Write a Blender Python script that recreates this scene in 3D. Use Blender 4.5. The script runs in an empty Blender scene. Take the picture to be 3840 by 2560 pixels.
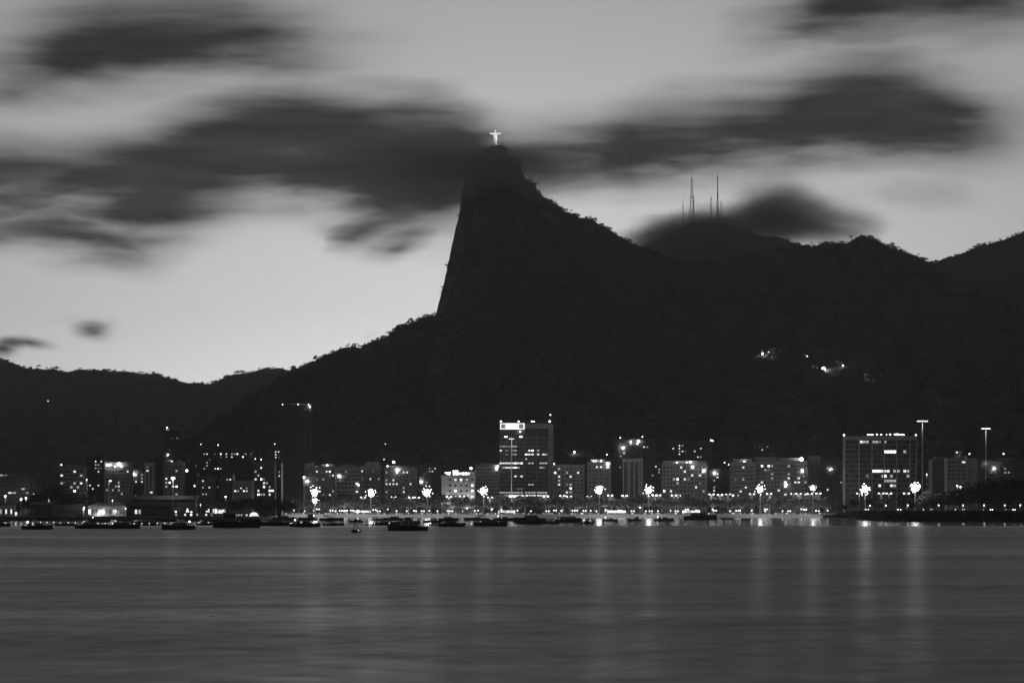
import bpy, bmesh, math, random
from mathutils import Vector, Matrix, noise
from mathutils.bvhtree import BVHTree
import numpy as np

random.seed(7)
SC = bpy.context.scene
COL = SC.collection
R = math.radians

# ---------------------------------------------------------------- camera
F = 10720.0          # focal length in pixels of the 3840 px wide photograph
HY = 1903.0          # horizon row
CH = 6.5             # eye height above the water
cam_d = bpy.data.cameras.new('camera')
cam_d.sensor_width = 36.0
cam_d.lens = 36.0 * F / 3840.0
cam_d.shift_y = (HY - 1280.0) / 3840.0
cam_d.clip_start = 1.0
cam_d.clip_end = 60000.0
cam = bpy.data.objects.new('camera', cam_d)
COL.objects.link(cam)
cam.location = (0, 0, CH)
cam.rotation_euler = (R(90), 0, 0)
SC.camera = cam

# ---------------------------------------------------------------- render / view
SC.view_settings.view_transform = 'Standard'
SC.view_settings.look = 'None'
SC.view_settings.exposure = 0.0
SC.view_settings.gamma = 1.0
SC.view_settings.use_curve_mapping = False
SC.render.engine = 'CYCLES'
cy = SC.cycles
cy.use_denoising = True
cy.max_bounces = 5
cy.diffuse_bounces = 2
cy.glossy_bounces = 3
cy.transmission_bounces = 2
cy.volume_bounces = 0
cy.transparent_max_bounces = 8
cy.sample_clamp_indirect = 2.0
cy.sample_clamp_direct = 6.0
cy.use_adaptive_sampling = True
cy.adaptive_threshold = 0.02
cy.use_light_tree = True
cy.caustics_reflective = False
cy.caustics_refractive = False

# ---------------------------------------------------------------- world
W = bpy.data.worlds.new('World')
SC.world = W
W.use_nodes = True
nt = W.node_tree
nt.nodes.clear()
NN = nt.nodes.new
LK = nt.links.new

def mth(tree, op, a, b=None, c=None, clamp=False):
    n = tree.nodes.new('ShaderNodeMath'); n.operation = op; n.use_clamp = clamp
    for i, v in enumerate((a, b, c)):
        if v is None: continue
        if isinstance(v, (int, float)): n.inputs[i].default_value = v
        else: tree.links.new(v, n.inputs[i])
    return n.outputs[0]

SUN_EL, SUN_AZ = 1.0, 0.0     # just setting behind the mountain (camera looks along +Y)
sky = NN('ShaderNodeTexSky'); sky.sky_type = 'NISHITA'
sky.sun_disc = False
sky.sun_elevation = R(SUN_EL)
sky.sun_rotation = R(SUN_AZ)
sky.altitude = 0; sky.air_density = 1.0; sky.dust_density = 0.6; sky.ozone_density = 1.0
bw = NN('ShaderNodeRGBToBW'); LK(sky.outputs[0], bw.inputs[0])   # black-and-white photograph

tc = NN('ShaderNodeTexCoord')
sep = NN('ShaderNodeSeparateXYZ'); LK(tc.outputs['Generated'], sep.inputs[0])
AZ = mth(nt, 'ARCTAN2', sep.outputs[0], sep.outputs[1])
EL = mth(nt, 'ARCSINE', sep.outputs[2])
pv = NN('ShaderNodeCombineXYZ')            # sky position in degrees
LK(mth(nt, 'MULTIPLY', AZ, 57.2958), pv.inputs[0])
LK(mth(nt, 'MULTIPLY', EL, 57.2958), pv.inputs[1])

# wind-drawn softness: shift the sky height with stretched noise
mp = NN('ShaderNodeMapping'); mp.inputs['Scale'].default_value = (0.42, 1.5, 1.0); LK(pv.outputs[0], mp.inputs[0])
nz = NN('ShaderNodeTexNoise'); nz.inputs['Scale'].default_value = 1.0; nz.inputs['Detail'].default_value = 3.0
nz.inputs['Roughness'].default_value = 0.55
LK(mp.outputs[0], nz.inputs['Vector'])
NF = mth(nt, 'SUBTRACT', nz.outputs['Fac'], 0.5)
ELD = mth(nt, 'MULTIPLY', EL, 57.2958)
ELW = mth(nt, 'MULTIPLY_ADD', NF, 0.75, ELD)
TAZ = mth(nt, 'MULTIPLY_ADD', mth(nt, 'MULTIPLY_ADD', NF, 1.2, mth(nt, 'MULTIPLY', AZ, 57.2958)), 1.0 / 24.0, 0.5, clamp=True)

def sky_deg(px, py):
    x = (px - 1920.0) / F; z = (HY - py) / F
    return math.degrees(math.atan(x)), math.degrees(math.atan2(z, math.hypot(1, x)))

# cloud banks: azimuth column, upper edge, lower edge (photo px), density; then edge softness up / down in px
BANKS = [
    ([(-300,230,345,0),(-150,225,350,.7),(0,190,345,.95),(150,110,335,1.05),(300,40,325,1.1),(480,-10,305,1.1),(700,-15,290,1.1),(900,10,282,1.05),(1080,55,280,.9),(1250,105,285,.65),(1450,150,290,.4),(1700,195,292,.16),(1950,225,290,0)], 170, 120),
    ([(-300,565,790,0),(-150,560,790,1.1),(0,555,790,1.15),(200,560,800,1.15),(380,535,840,1.15),(520,495,900,1.1),(640,440,890,1.1),(760,400,820,1.15),(950,360,740,1.2),(1100,345,730,1.2),(1250,352,770,1.15),(1400,360,840,1.1),(1550,372,850,1.1),(1700,395,840,1.1),(1800,430,800,1.0),(1880,465,730,.8),(1980,475,680,.66),(2150,485,665,.6),(2350,495,660,.5),(2520,520,620,0)], 110, 150),
    ([(-300,790,905,0),(-150,785,910,.9),(0,790,900,1),(150,790,925,1),(300,800,960,.95),(450,830,985,.85),(560,870,1000,.7),(640,900,1000,.45),(780,930,995,0)], 70, 95),
    ([(1130,840,905,0),(1250,820,930,.55),(1330,780,925,.85),(1450,735,890,.95),(1600,700,845,.9),(1700,690,810,.75),(1850,700,790,0)], 80, 85),
    ([(1820,545,650,0),(1950,540,655,.2),(2080,525,662,.5),(2200,500,668,.75),(2350,445,668,.95),(2500,405,660,1.1),(2700,372,640,1.1),(2900,335,618,1.05),(3050,265,605,1.05),(3200,228,595,1.1),(3400,232,595,1.1),(3550,285,598,1.0),(3700,345,598,.75),(3850,385,580,.5),(4080,420,560,0)], 130, 110),
    ([(2400,60,200,0),(2750,10,205,.4),(3000,-50,155,.7),(3150,-90,140,1.0),(3400,-150,125,1.1),(3600,-150,100,1.1),(3840,-150,55,1.1),(4200,-150,20,0)], 100, 130),
    ([(2500,635,700,0),(2900,625,680,.35),(3200,640,705,.3),(3420,680,765,.5),(3600,680,765,.4),(3850,700,750,0)], 50, 60),
]
acc = None
KD = 57.2958 / F
for pts, su, sd in BANKS:
    cv = NN('ShaderNodeRGBCurve'); cm = cv.mapping; cm.use_clip = False
    for ch in range(3):
        c = cm.curves[ch]
        vals = []
        for (px, yu, yl, dn) in pts:
            a = sky_deg(px, yu)[0] / 24.0 + 0.5
            vals.append((a, (sky_deg(px, yu)[1] / 16.0, sky_deg(px, yl)[1] / 16.0, dn)[ch]))
        while len(c.points) < len(vals) + 2: c.points.new(0.5, 0.5)
        allv = [(0.0, vals[0][1])] + vals + [(1.0, vals[-1][1])]
        for p, (x_, y_) in zip(c.points, allv): p.location = (x_, y_)
    cm.update()
    LK(TAZ, cv.inputs['Color'])
    sp_ = NN('ShaderNodeSeparateColor'); LK(cv.outputs[0], sp_.inputs[0])
    up = mth(nt, 'MULTIPLY_ADD', mth(nt, 'MULTIPLY_ADD', sp_.outputs[0], 16.0, mth(nt, 'MULTIPLY', ELW, -1.0)), 1.0 / (su * KD * 2.3), 0.5, clamp=True)
    dn = mth(nt, 'MULTIPLY_ADD', mth(nt, 'MULTIPLY_ADD', sp_.outputs[1], -16.0, ELW), 1.0 / (sd * KD * 2.3), 0.5, clamp=True)
    mk = mth(nt, 'MULTIPLY', mth(nt, 'MULTIPLY', up, dn), sp_.outputs[2])
    acc = mk if acc is None else mth(nt, 'MAXIMUM', acc, mk) if su != 130 else mth(nt, 'ADD', acc, mk)

# loose small clouds low on the left
for (cx, cyy, rx, ry, tilt, wt) in [(352, 1248, 66, 30, -6, 0.62), (335, 1232, 80, 22, 8, 0.3), (110, 1284, 85, 20, -9, 0.85), (10, 1305, 55, 32, 0, 0.95), (330, 1205, 120, 22, 0, 0.3), (1490, 930, 110, 40, 24, 0.5), (1385, 1254, 36, 12, 22, 0.25)]:
    a, e = sky_deg(cx, cyy)
    m = NN('ShaderNodeMapping'); m.vector_type = 'TEXTURE'
    m.inputs['Location'].default_value = (a, e, 0); m.inputs['Rotation'].default_value = (0, 0, R(tilt))
    m.inputs['Scale'].default_value = (1.6 * rx * KD, 1.6 * ry * KD, 1.0)
    LK(pv.outputs[0], m.inputs[0])
    gr = NN('ShaderNodeTexGradient'); gr.gradient_type = 'SPHERICAL'; LK(m.outputs[0], gr.inputs[0])
    acc = mth(nt, 'MULTIPLY_ADD', gr.outputs['Fac'], wt, acc)

# the same kind of drifting banks over the rest of the sky, outside this view
mp2 = NN('ShaderNodeMapping'); mp2.inputs['Scale'].default_value = (0.05, 0.2, 1.0); LK(pv.outputs[0], mp2.inputs[0])
nz2 = NN('ShaderNodeTexNoise'); nz2.inputs['Scale'].default_value = 1.0; nz2.inputs['Detail'].default_value = 1.0; LK(mp2.outputs[0], nz2.inputs['Vector'])
far = NN('ShaderNodeMapRange'); far.inputs[1].default_value = 0.5; far.inputs[2].default_value = 0.72; far.inputs[4].default_value = 1.0
LK(nz2.outputs['Fac'], far.inputs[0])
offx = mth(nt, 'SUBTRACT', mth(nt, 'MULTIPLY', mth(nt, 'ABSOLUTE', AZ), 57.2958), 10.5)
offy = mth(nt, 'SUBTRACT', ELD, 10.6)
off = mth(nt, 'MULTIPLY', mth(nt, 'MAXIMUM', offx, offy), 0.25, clamp=True)
acc = mth(nt, 'ADD', acc, mth(nt, 'MULTIPLY', far.outputs[0], off))
# drawn-out streaks and thin places inside the banks
mp3 = NN('ShaderNodeMapping'); mp3.inputs['Scale'].default_value = (0.30, 2.3, 1.0); mp3.inputs['Rotation'].default_value = (0, 0, R(-5)); LK(pv.outputs[0], mp3.inputs[0])
nz3 = NN('ShaderNodeTexNoise'); nz3.inputs['Scale'].default_value = 1.0; nz3.inputs['Detail'].default_value = 3.0; nz3.inputs['Roughness'].default_value = 0.5; LK(mp3.outputs[0], nz3.inputs['Vector'])
NS = mth(nt, 'SUBTRACT', nz3.outputs['Fac'], 0.5)
var = mth(nt, 'ADD', mth(nt, 'MULTIPLY', NF, 0.5), mth(nt, 'MULTIPLY', NS, 0.7))
acc = mth(nt, 'MULTIPLY_ADD', acc, var, acc)
acc = mth(nt, 'MULTIPLY_ADD', NS, 0.10, acc)
msk = NN('ShaderNodeMapRange'); msk.interpolation_type = 'SMOOTHSTEP'
msk.inputs[1].default_value = 0.0; msk.inputs[2].default_value = 0.99; msk.inputs[3].default_value = 0.0; msk.inputs[4].default_value = 0.985
LK(acc, msk.inputs[0])
skylum = mth(nt, 'MULTIPLY', bw.outputs[0], 0.114)
cl = mth(nt, 'MULTIPLY_ADD', NS, -0.05, mth(nt, 'MULTIPLY_ADD', NF, -0.04, 0.028))
mixs = NN('ShaderNodeMix'); mixs.data_type = 'FLOAT'
LK(msk.outputs[0], mixs.inputs[0]); LK(skylum, mixs.inputs[2]); LK(cl, mixs.inputs[3])
bg = NN('ShaderNodeBackground'); bg.inputs['Strength'].default_value = 1.0
LK(mixs.outputs[0], bg.inputs['Color'])
wo = NN('ShaderNodeOutputWorld'); LK(bg.outputs[0], wo.inputs['Surface'])
W.cycles.sampling_method = 'MANUAL'; W.cycles.sample_map_resolution = 512

# the sun has just gone behind the ridge: only a weak, broad remainder is left
sun_d = bpy.data.lights.new('sun', 'SUN'); sun_d.energy = 0.02; sun_d.angle = R(12)
sun = bpy.data.objects.new('sun', sun_d); COL.objects.link(sun)
sun.rotation_euler = (R(90 - SUN_EL), 0, R(180 - SUN_AZ))
sun.location = (0, 9000, 900)

# ---------------------------------------------------------------- helpers
def P(px, py, Y):
    return Vector(((px - 1920.0) / F * Y, Y, CH - (py - HY) / F * Y))
def X_at(px, Y): return (px - 1920.0) / F * Y
def Z_at(py, Y): return CH - (py - HY) / F * Y
def Y_water(py): return CH * F / (py - HY)

def mat(name, col, rough=0.7, spec=0.3, noise_amt=0.0, noise_scale=1.0, metal=0.0, bump=0.0):
    m = bpy.data.materials.new(name); m.use_nodes = True
    t = m.node_tree; b = t.nodes['Principled BSDF']
    b.inputs['Roughness'].default_value = rough
    b.inputs['Specular IOR Level'].default_value = spec
    b.inputs['Metallic'].default_value = metal
    b.inputs['Base Color'].default_value = (col, col, col, 1)
    if noise_amt > 0 or bump > 0:
        c = t.nodes.new('ShaderNodeTexCoord')
        n = t.nodes.new('ShaderNodeTexNoise'); n.inputs['Scale'].default_value = noise_scale
        n.inputs['Detail'].default_value = 5.0; n.inputs['Roughness'].default_value = 0.6
        t.links.new(c.outputs['Object'], n.inputs['Vector'])
        if noise_amt > 0:
            r = t.nodes.new('ShaderNodeMapRange')
            r.inputs[1].default_value = 0.25; r.inputs[2].default_value = 0.75
            r.inputs[3].default_value = col * (1 - noise_amt); r.inputs[4].default_value = col * (1 + noise_amt)
            t.links.new(n.outputs['Fac'], r.inputs[0]); t.links.new(r.outputs[0], b.inputs['Base Color'])
        if bump > 0:
            bp = t.nodes.new('ShaderNodeBump'); bp.inputs['Strength'].default_value = 0.8; bp.inputs['Distance'].default_value = bump
            t.links.new(n.outputs['Fac'], bp.inputs['Height']); t.links.new(bp.outputs[0], b.inputs['Normal'])
    return m

def emat(name, val, base=0.8, sampled=False):
    m = bpy.data.materials.new(name); m.use_nodes = True
    b = m.node_tree.nodes['Principled BSDF']
    b.inputs['Base Color'].default_value = (base, base, base, 1)
    b.inputs['Emission Color'].default_value = (1, 1, 1, 1)
    b.inputs['Emission Strength'].default_value = val
    m.cycles.emission_sampling = 'AUTO' if sampled else 'NONE'
    return m

class MB:
    """collects verts / faces with material slots and builds one mesh"""
    def __init__(s): s.v = []; s.f = []; s.m = []
    def quad(s, a, b, c, d, mi=0):
        i = len(s.v); s.v += [tuple(a), tuple(b), tuple(c), tuple(d)]; s.f.append((i, i+1, i+2, i+3)); s.m.append(mi)
    def tri(s, a, b, c, mi=0):
        i = len(s.v); s.v += [tuple(a), tuple(b), tuple(c)]; s.f.append((i, i+1, i+2)); s.m.append(mi)
    def box(s, x0, x1, y0, y1, z0, z1, mi=0):
        i = len(s.v)
        s.v += [(x0,y0,z0),(x1,y0,z0),(x1,y1,z0),(x0,y1,z0),(x0,y0,z1),(x1,y0,z1),(x1,y1,z1),(x0,y1,z1)]
        for q in ((0,3,2,1),(4,5,6,7),(0,1,5,4),(1,2,6,5),(2,3,7,6),(3,0,4,7)):
            s.f.append(tuple(i+k for k in q)); s.m.append(mi)
    def tube(s, a, b, r0, r1=None, n=6, mi=0, cap=True):
        a = Vector(a); b = Vector(b); r1 = r0 if r1 is None else r1
        d = (b - a)
        if d.length < 1e-6: return
        d.normalize()
        u = d.orthogonal().normalized(); w = d.cross(u)
        i = len(s.v)
        for p, r in ((a, r0), (b, r1)):
            for k in range(n):
                t = 2*math.pi*k/n
                s.v.append(tuple(p + u*(r*math.cos(t)) + w*(r*math.sin(t))))
        for k in range(n):
            k2 = (k+1) % n
            s.f.append((i+k, i+k2, i+n+k2, i+n+k)); s.m.append(mi)
        if cap:
            s.f.append(tuple(i+n-1-k for k in range(n))); s.m.append(mi)
            s.f.append(tuple(i+n+k for k in range(n))); s.m.append(mi)
    def rings(s, rings, mi=0, cap=True):
        """loft a list of closed rings (equal counts)"""
        i = len(s.v); n = len(rings[0])
        for rg in rings: s.v += [tuple(p) for p in rg]
        for j in range(len(rings)-1):
            for k in range(n):
                k2 = (k+1) % n
                s.f.append((i+j*n+k, i+j*n+k2, i+(j+1)*n+k2, i+(j+1)*n+k)); s.m.append(mi)
        if cap:
            s.f.append(tuple(i+n-1-k for k in range(n))); s.m.append(mi)
            j = len(rings)-1
            s.f.append(tuple(i+j*n+k for k in range(n))); s.m.append(mi)
    def sphere(s, c, r, nu=8, nv=5, mi=0, sx=1, sy=1, sz=1):
        c = Vector(c); rg = []
        for j in range(nv+1):
            ph = math.pi * (0.04 + 0.92 * j / nv) - math.pi/2
            rg.append([(c.x + sx*r*math.cos(ph)*math.cos(2*math.pi*k/nu), c.y + sy*r*math.cos(ph)*math.sin(2*math.pi*k/nu), c.z + sz*r*math.sin(ph)) for k in range(nu)])
        s.rings(rg, mi)
    def mesh(s, name, mats, smooth=False):
        me = bpy.data.meshes.new(name)
        me.from_pydata(s.v, [], s.f)
        for m in (mats if isinstance(mats, (list, tuple)) else [mats]): me.materials.append(m)
        if any(s.m): me.polygons.foreach_set('material_index', s.m)
        if smooth: me.polygons.foreach_set('use_smooth', [True]*len(me.polygons))
        me.update()
        return me
    def build(s, name, mats, parent=None, smooth=False):
        return obj(name, s.mesh(name, mats, smooth), parent)

def obj(name, me, parent=None, loc=None, rz=0.0):
    o = bpy.data.objects.new(name, me); COL.objects.link(o)
    if parent is not None: o.parent = parent
    if loc is not None: o.location = loc
    if rz: o.rotation_euler = (0, 0, rz)
    return o
def tag(o, label, cat, group=None):
    o['label'] = label; o['category'] = cat
    if group: o['group'] = group
    return o
def thing(name, label, cat, loc=(0,0,0), rz=0.0, group=None):
    o = obj(name, None, None, loc, rz); o.empty_display_size = 1.0
    return tag(o, label, cat, group)
def structure(o): o['kind'] = 'structure'; return o
def stuff(o): o['kind'] = 'stuff'; return o
def copy_tree(src, parent=None):
    c = src.copy(); COL.objects.link(c)
    if parent is not None: c.parent = parent
    for ch in src.children: copy_tree(ch, c)
    return c
ORD = ['first','second','third','fourth','fifth','sixth','seventh','eighth','ninth','tenth','eleventh','twelfth','thirteenth','fourteenth','fifteenth','sixteenth','seventeenth','eighteenth','nineteenth','twentieth']
def ordinal(i):
    if i < 20: return ORD[i]
    t, u = divmod(i + 1, 10)
    tens = {2:'twent',3:'thirt',4:'fort',5:'fift',6:'sixt',7:'sevent',8:'eight',9:'ninet'}[t]
    return tens + 'ieth' if u == 0 else tens + 'y-' + ORD[u-1]
def fbm(x, y, z=0.0, oct=4):
    return noise.fractal(Vector((x, y, z)), 1.0, 2.0, oct)
def lerp(a, b, t): return a + (b - a) * t
def interp(tab, x):
    if x <= tab[0][0]: return tab[0][1]
    for (x0, y0), (x1, y1) in zip(tab, tab[1:]):
        if x <= x1: return y0 + (y1 - y0) * (x - x0) / (x1 - x0)
    return tab[-1][1]

# ---------------------------------------------------------------- materials
M = {}
M['rock'] = mat('forested_slope', 0.04, 0.95, 0.1, 0.35, 0.02, bump=4.0)
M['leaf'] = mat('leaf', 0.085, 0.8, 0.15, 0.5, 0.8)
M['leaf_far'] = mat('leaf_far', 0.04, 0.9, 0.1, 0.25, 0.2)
M['bark'] = mat('bark', 0.10, 0.9, 0.1, 0.4, 3.0)
M['ground'] = mat('ground', 0.09, 0.95, 0.1, 0.4, 0.02)
M['sand'] = mat('sand', 0.42, 0.95, 0.1, 0.15, 0.15)
M['asphalt'] = mat('asphalt', 0.06, 0.85, 0.3, 0.3, 0.5)
M['pave'] = mat('pavement', 0.38, 0.9, 0.2, 0.2, 0.6)
M['paint'] = mat('road_paint', 0.7, 0.7, 0.2)
M['conc'] = mat('concrete', 0.32, 0.9, 0.2, 0.25, 0.4)
M['white'] = mat('white_paint', 0.62, 0.75, 0.3, 0.12, 0.3)
M['steel'] = mat('galvanised_steel', 0.35, 0.45, 0.5, 0.15, 1.0, metal=0.3)
M['dark_steel'] = mat('dark_steel', 0.06, 0.6, 0.4, 0.2, 1.0)
M['glass'] = mat('dark_glass', 0.02, 0.12, 0.5)
M['pane_dark'] = mat('unlit_pane', 0.05, 0.25, 0.4)
M['pane_blind'] = mat('unlit_pane_blind', 0.13, 0.5, 0.3)
M['pane_curtain'] = mat('unlit_pane_curtain', 0.09, 0.4, 0.3)
M['frame'] = mat('window_frame', 0.25, 0.6, 0.3)
M['stone'] = mat('soapstone', 0.72, 0.8, 0.2, 0.08, 0.6)
M['cliff'] = mat('granite', 0.14, 0.9, 0.15, 0.35, 0.3, bump=0.4)
for k, v in (('dim', 0.14), ('mid', 0.42), ('bright', 1.1), ('vbright', 3.0)):
    M['lit_' + k] = emat('lit_window_' + k, v, 0.6)
M['lamp'] = emat('lamp_glass', 40.0)
M['lamp_soft'] = emat('lamp_glass_soft', 9.0)
M['lamp_small'] = emat('lamp_glass_small', 5.0)
# ================================================================ water and ground
SHORE = [(-6000, 1500), (600, 1560), (900, 1620), (1080, 1834), (3060, 1834), (3150, 1660), (3250, 1480), (3400, 1345), (3840, 1290), (9000, 1240)]
def shore(px): return interp(SHORE, px)
def landz(px, d):
    """height of the ground d metres behind the waterline"""
    if px < 1000: front = [(-25, -2.0), (0, -0.6), (0.6, 1.5), (60, 1.7)]
    elif px > 3200: front = [(-25, -2.0), (0, -0.2), (3, 1.6), (9, 3.6), (16, 4.6), (60, 4.8)]
    else: front = [(-25, -2.0), (0, -0.05), (56, 1.5), (56.4, 1.5), (60, 1.5)]
    if d <= 60: return interp(front, d)
    z60 = front[-1][1]
    return interp([(60, z60), (140, 2.6), (500, 5.0), (1500, 14.0), (5000, 40.0)], d)

def water_material():
    m = bpy.data.materials.new('bay_water'); m.use_nodes = True
    t = m.node_tree; b = t.nodes['Principled BSDF']
    b.inputs['Base Color'].default_value = (0.022, 0.022, 0.022, 1)
    b.inputs['IOR'].default_value = 1.33
    b.inputs['Specular IOR Level'].default_value = 0.28
    g = t.nodes.new('ShaderNodeNewGeometry')
    def band(sx, sy, det, dist=0.4):
        mp = t.nodes.new('ShaderNodeMapping'); mp.inputs['Scale'].default_value = (sx, sy, 1.0)
        t.links.new(g.outputs['Position'], mp.inputs[0])
        n = t.nodes.new('ShaderNodeTexNoise'); n.inputs['Scale'].default_value = 1.0; n.inputs['Detail'].default_value = det
        n.inputs['Roughness'].default_value = 0.55; n.inputs['Distortion'].default_value = dist
        t.links.new(mp.outputs[0], n.inputs['Vector'])
        return n.outputs['Fac']
    far = band(0.0016, 0.013, 4.0)          # wind bands across the open bay
    mid = band(0.02, 0.05, 3.0)
    near = band(0.30, 0.26, 3.0)            # finer ruffles close by
    sp = t.nodes.new('ShaderNodeSeparateXYZ'); t.links.new(g.outputs['Position'], sp.inputs[0])
    # sheltered water in front of the beach lies calmer than the open bay
    wob = mth(t, 'MULTIPLY_ADD', band(0.004, 0.004, 2.0), 120.0, sp.outputs[1])
    calm = t.nodes.new('ShaderNodeMapRange'); calm.interpolation_type = 'SMOOTHSTEP'
    calm.inputs[1].default_value = 980; calm.inputs[2].default_value = 1130; calm.inputs[3].default_value = 0.0; calm.inputs[4].default_value = 1.0
    t.links.new(wob, calm.inputs[0])
    rb = t.nodes.new('ShaderNodeMapRange'); rb.inputs[1].default_value = 0.36; rb.inputs[2].default_value = 0.64
    rb.inputs[3].default_value = 0.26; rb.inputs[4].default_value = 0.46
    t.links.new(mth(t, 'MULTIPLY_ADD', near, 0.3, mth(t, 'MULTIPLY_ADD', mid, 0.3, mth(t, 'MULTIPLY', far, 0.4))), rb.inputs[0])
    mx = t.nodes.new('ShaderNodeMix'); mx.data_type = 'FLOAT'
    t.links.new(calm.outputs[0], mx.inputs[0]); t.links.new(rb.outputs[0], mx.inputs[2]); mx.inputs[3].default_value = 0.10
    t.links.new(mx.outputs[0], b.inputs['Roughness'])
    return m
M['water'] = water_material()

mb = MB()
mb.quad((-9000, -3000, 0), (9000, -3000, 0), (9000, 2300, 0), (-9000, 2300, 0))
water = structure(mb.build('water', M['water']))

mb = MB()
cols = list(range(-6000, 900, 300)) + list(range(900, 3500, 20)) + list(range(3500, 9001, 250))
ds = [-25, 0, 0.6, 3, 9, 16, 30, 56, 56.4, 60, 100, 140, 250, 500, 900, 1500, 3000, 5000, 9000]
idx = []
for px in cols:
    s = shore(px); row = []
    for d in ds:
        Y = s + d
        X = X_at(px, s) + (px - 1920) / F * d
        mb.v.append((X, Y, landz(px, d) + (0.15 * fbm(X * .05, Y * .05) if d > 0 else 0)))
        row.append(len(mb.v) - 1)
    idx.append(row)
for a, b_ in zip(idx, idx[1:]):
    for j in range(len(ds) - 1):
        mb.f.append((a[j], b_[j], b_[j+1], a[j+1])); mb.m.append(0)
ground = structure(mb.build('ground', M['ground'], smooth=True))

# the beach: a sheet of sand laid over the ground
mb = MB(); rows = []
for px in range(1000, 3181, 20):
    s = shore(px)
    w = 56.0 if px < 3060 else max(14.0, 56 - (px - 3060) * 0.35)
    r_ = []
    for k in range(7):
        d = lerp(-14, w - 0.5, k / 6)
        Y = s + d
        z = interp([(-14, -1.1), (0, 0.02), (56, 1.62)], d) + 0.06 * fbm(px * .05, d * .2) + 0.12
        mb.v.append((X_at(px, Y), Y, z)); r_.append(len(mb.v) - 1)
    rows.append(r_)
for a, b_ in zip(rows, rows[1:]):
    for j in range(6): mb.f.append((a[j], b_[j], b_[j+1], a[j+1])); mb.m.append(0)
beach = structure(mb.build('beach', M['sand'], smooth=True))

# seafront: sea wall, promenade, kerb, two carriageways
YW = 1890.0
XA, XB = X_at(960, YW), X_at(3210, YW)
mb = MB(); mb.box(XA, XB, YW, YW + 0.6, 0.8, 2.35); mb.box(XA, XB, YW - 0.12, YW + 0.75, 2.353, 2.50)
tag(mb.build('sea_wall', M['white']), 'long pale sea wall between the sand and the promenade', 'wall')
mb = MB(); mb.box(XA, XB, YW + 0.76, YW + 9.0, 0.5, 2.12)
structure(mb.build('pavement', M['pave']))
mb = MB(); mb.box(XA, XB, YW + 9.003, YW + 31.0, 0.4, 2.0)
road = structure(mb.build('road', M['asphalt']))
mb = MB()
x = XA + 2
while x < XB - 4:
    mb.box(x, x + 3.0, YW + 15.9, YW + 16.05, 2.004, 2.008); mb.box(x, x + 3.0, YW + 24.4, YW + 24.55, 2.004, 2.008); x += 9.0
mb.box(XA, XB, YW + 9.3, YW + 9.45, 2.004, 2.008); mb.box(XA, XB, YW + 30.5, YW + 30.65, 2.004, 2.008)
o = mb.build('road_marking', M['paint'], road)
mb = MB(); mb.box(XA, XB, YW + 19.0, YW + 21.6, 2.0045, 2.14)
structure(mb.build('kerb', M['pave']))
mb = MB(); mb.box(XA, XB, YW + 31.003, YW + 44.0, 0.5, 2.13)
structure(mb.build('footpath', M['pave']))

# road along the top of the headland
mb = MB(); rr = []
for px in range(3190, 4400, 30):
    s = shore(px); r_ = []
    for d in (19.0, 27.0):
        Y = s + d; mb.v.append((X_at(px, Y), Y, 4.95)); r_.append(len(mb.v) - 1)
    rr.append(r_)
for a, b_ in zip(rr, rr[1:]): mb.f.append((a[0], b_[0], b_[1], a[1])); mb.m.append(0)
structure(mb.build('headland_road', M['pave']))
# low white parapet along that road
par = thing('parapet_wall', 'low pale parapet along the road on top of the dark headland', 'wall', P(3200, 1918, 1500))
par.location = (0, 0, 0)
mb = MB()
for px in range(3190, 4390, 30):
    s0, s1 = shore(px), shore(px + 30)
    a = Vector((X_at(px, s0 + 18), s0 + 18, 4.6)); b_ = Vector((X_at(px + 30, s1 + 18), s1 + 18, 4.6)); b_ = a + (b_ - a) * 0.99
    up = Vector((0, 0, 0.75)); th = Vector((0, 0.35, 0))
    for q in ((a, b_, b_ + up, a + up), (b_ + th, a + th, a + th + up, b_ + th + up), (a + up, b_ + up, b_ + up + th, a + up + th), (b_, b_ + th, b_ + up + th, b_ + up), (a + th, a, a + up, a + up + th)): mb.quad(*q)
mb.build('coping', M['conc'], par)

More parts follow.
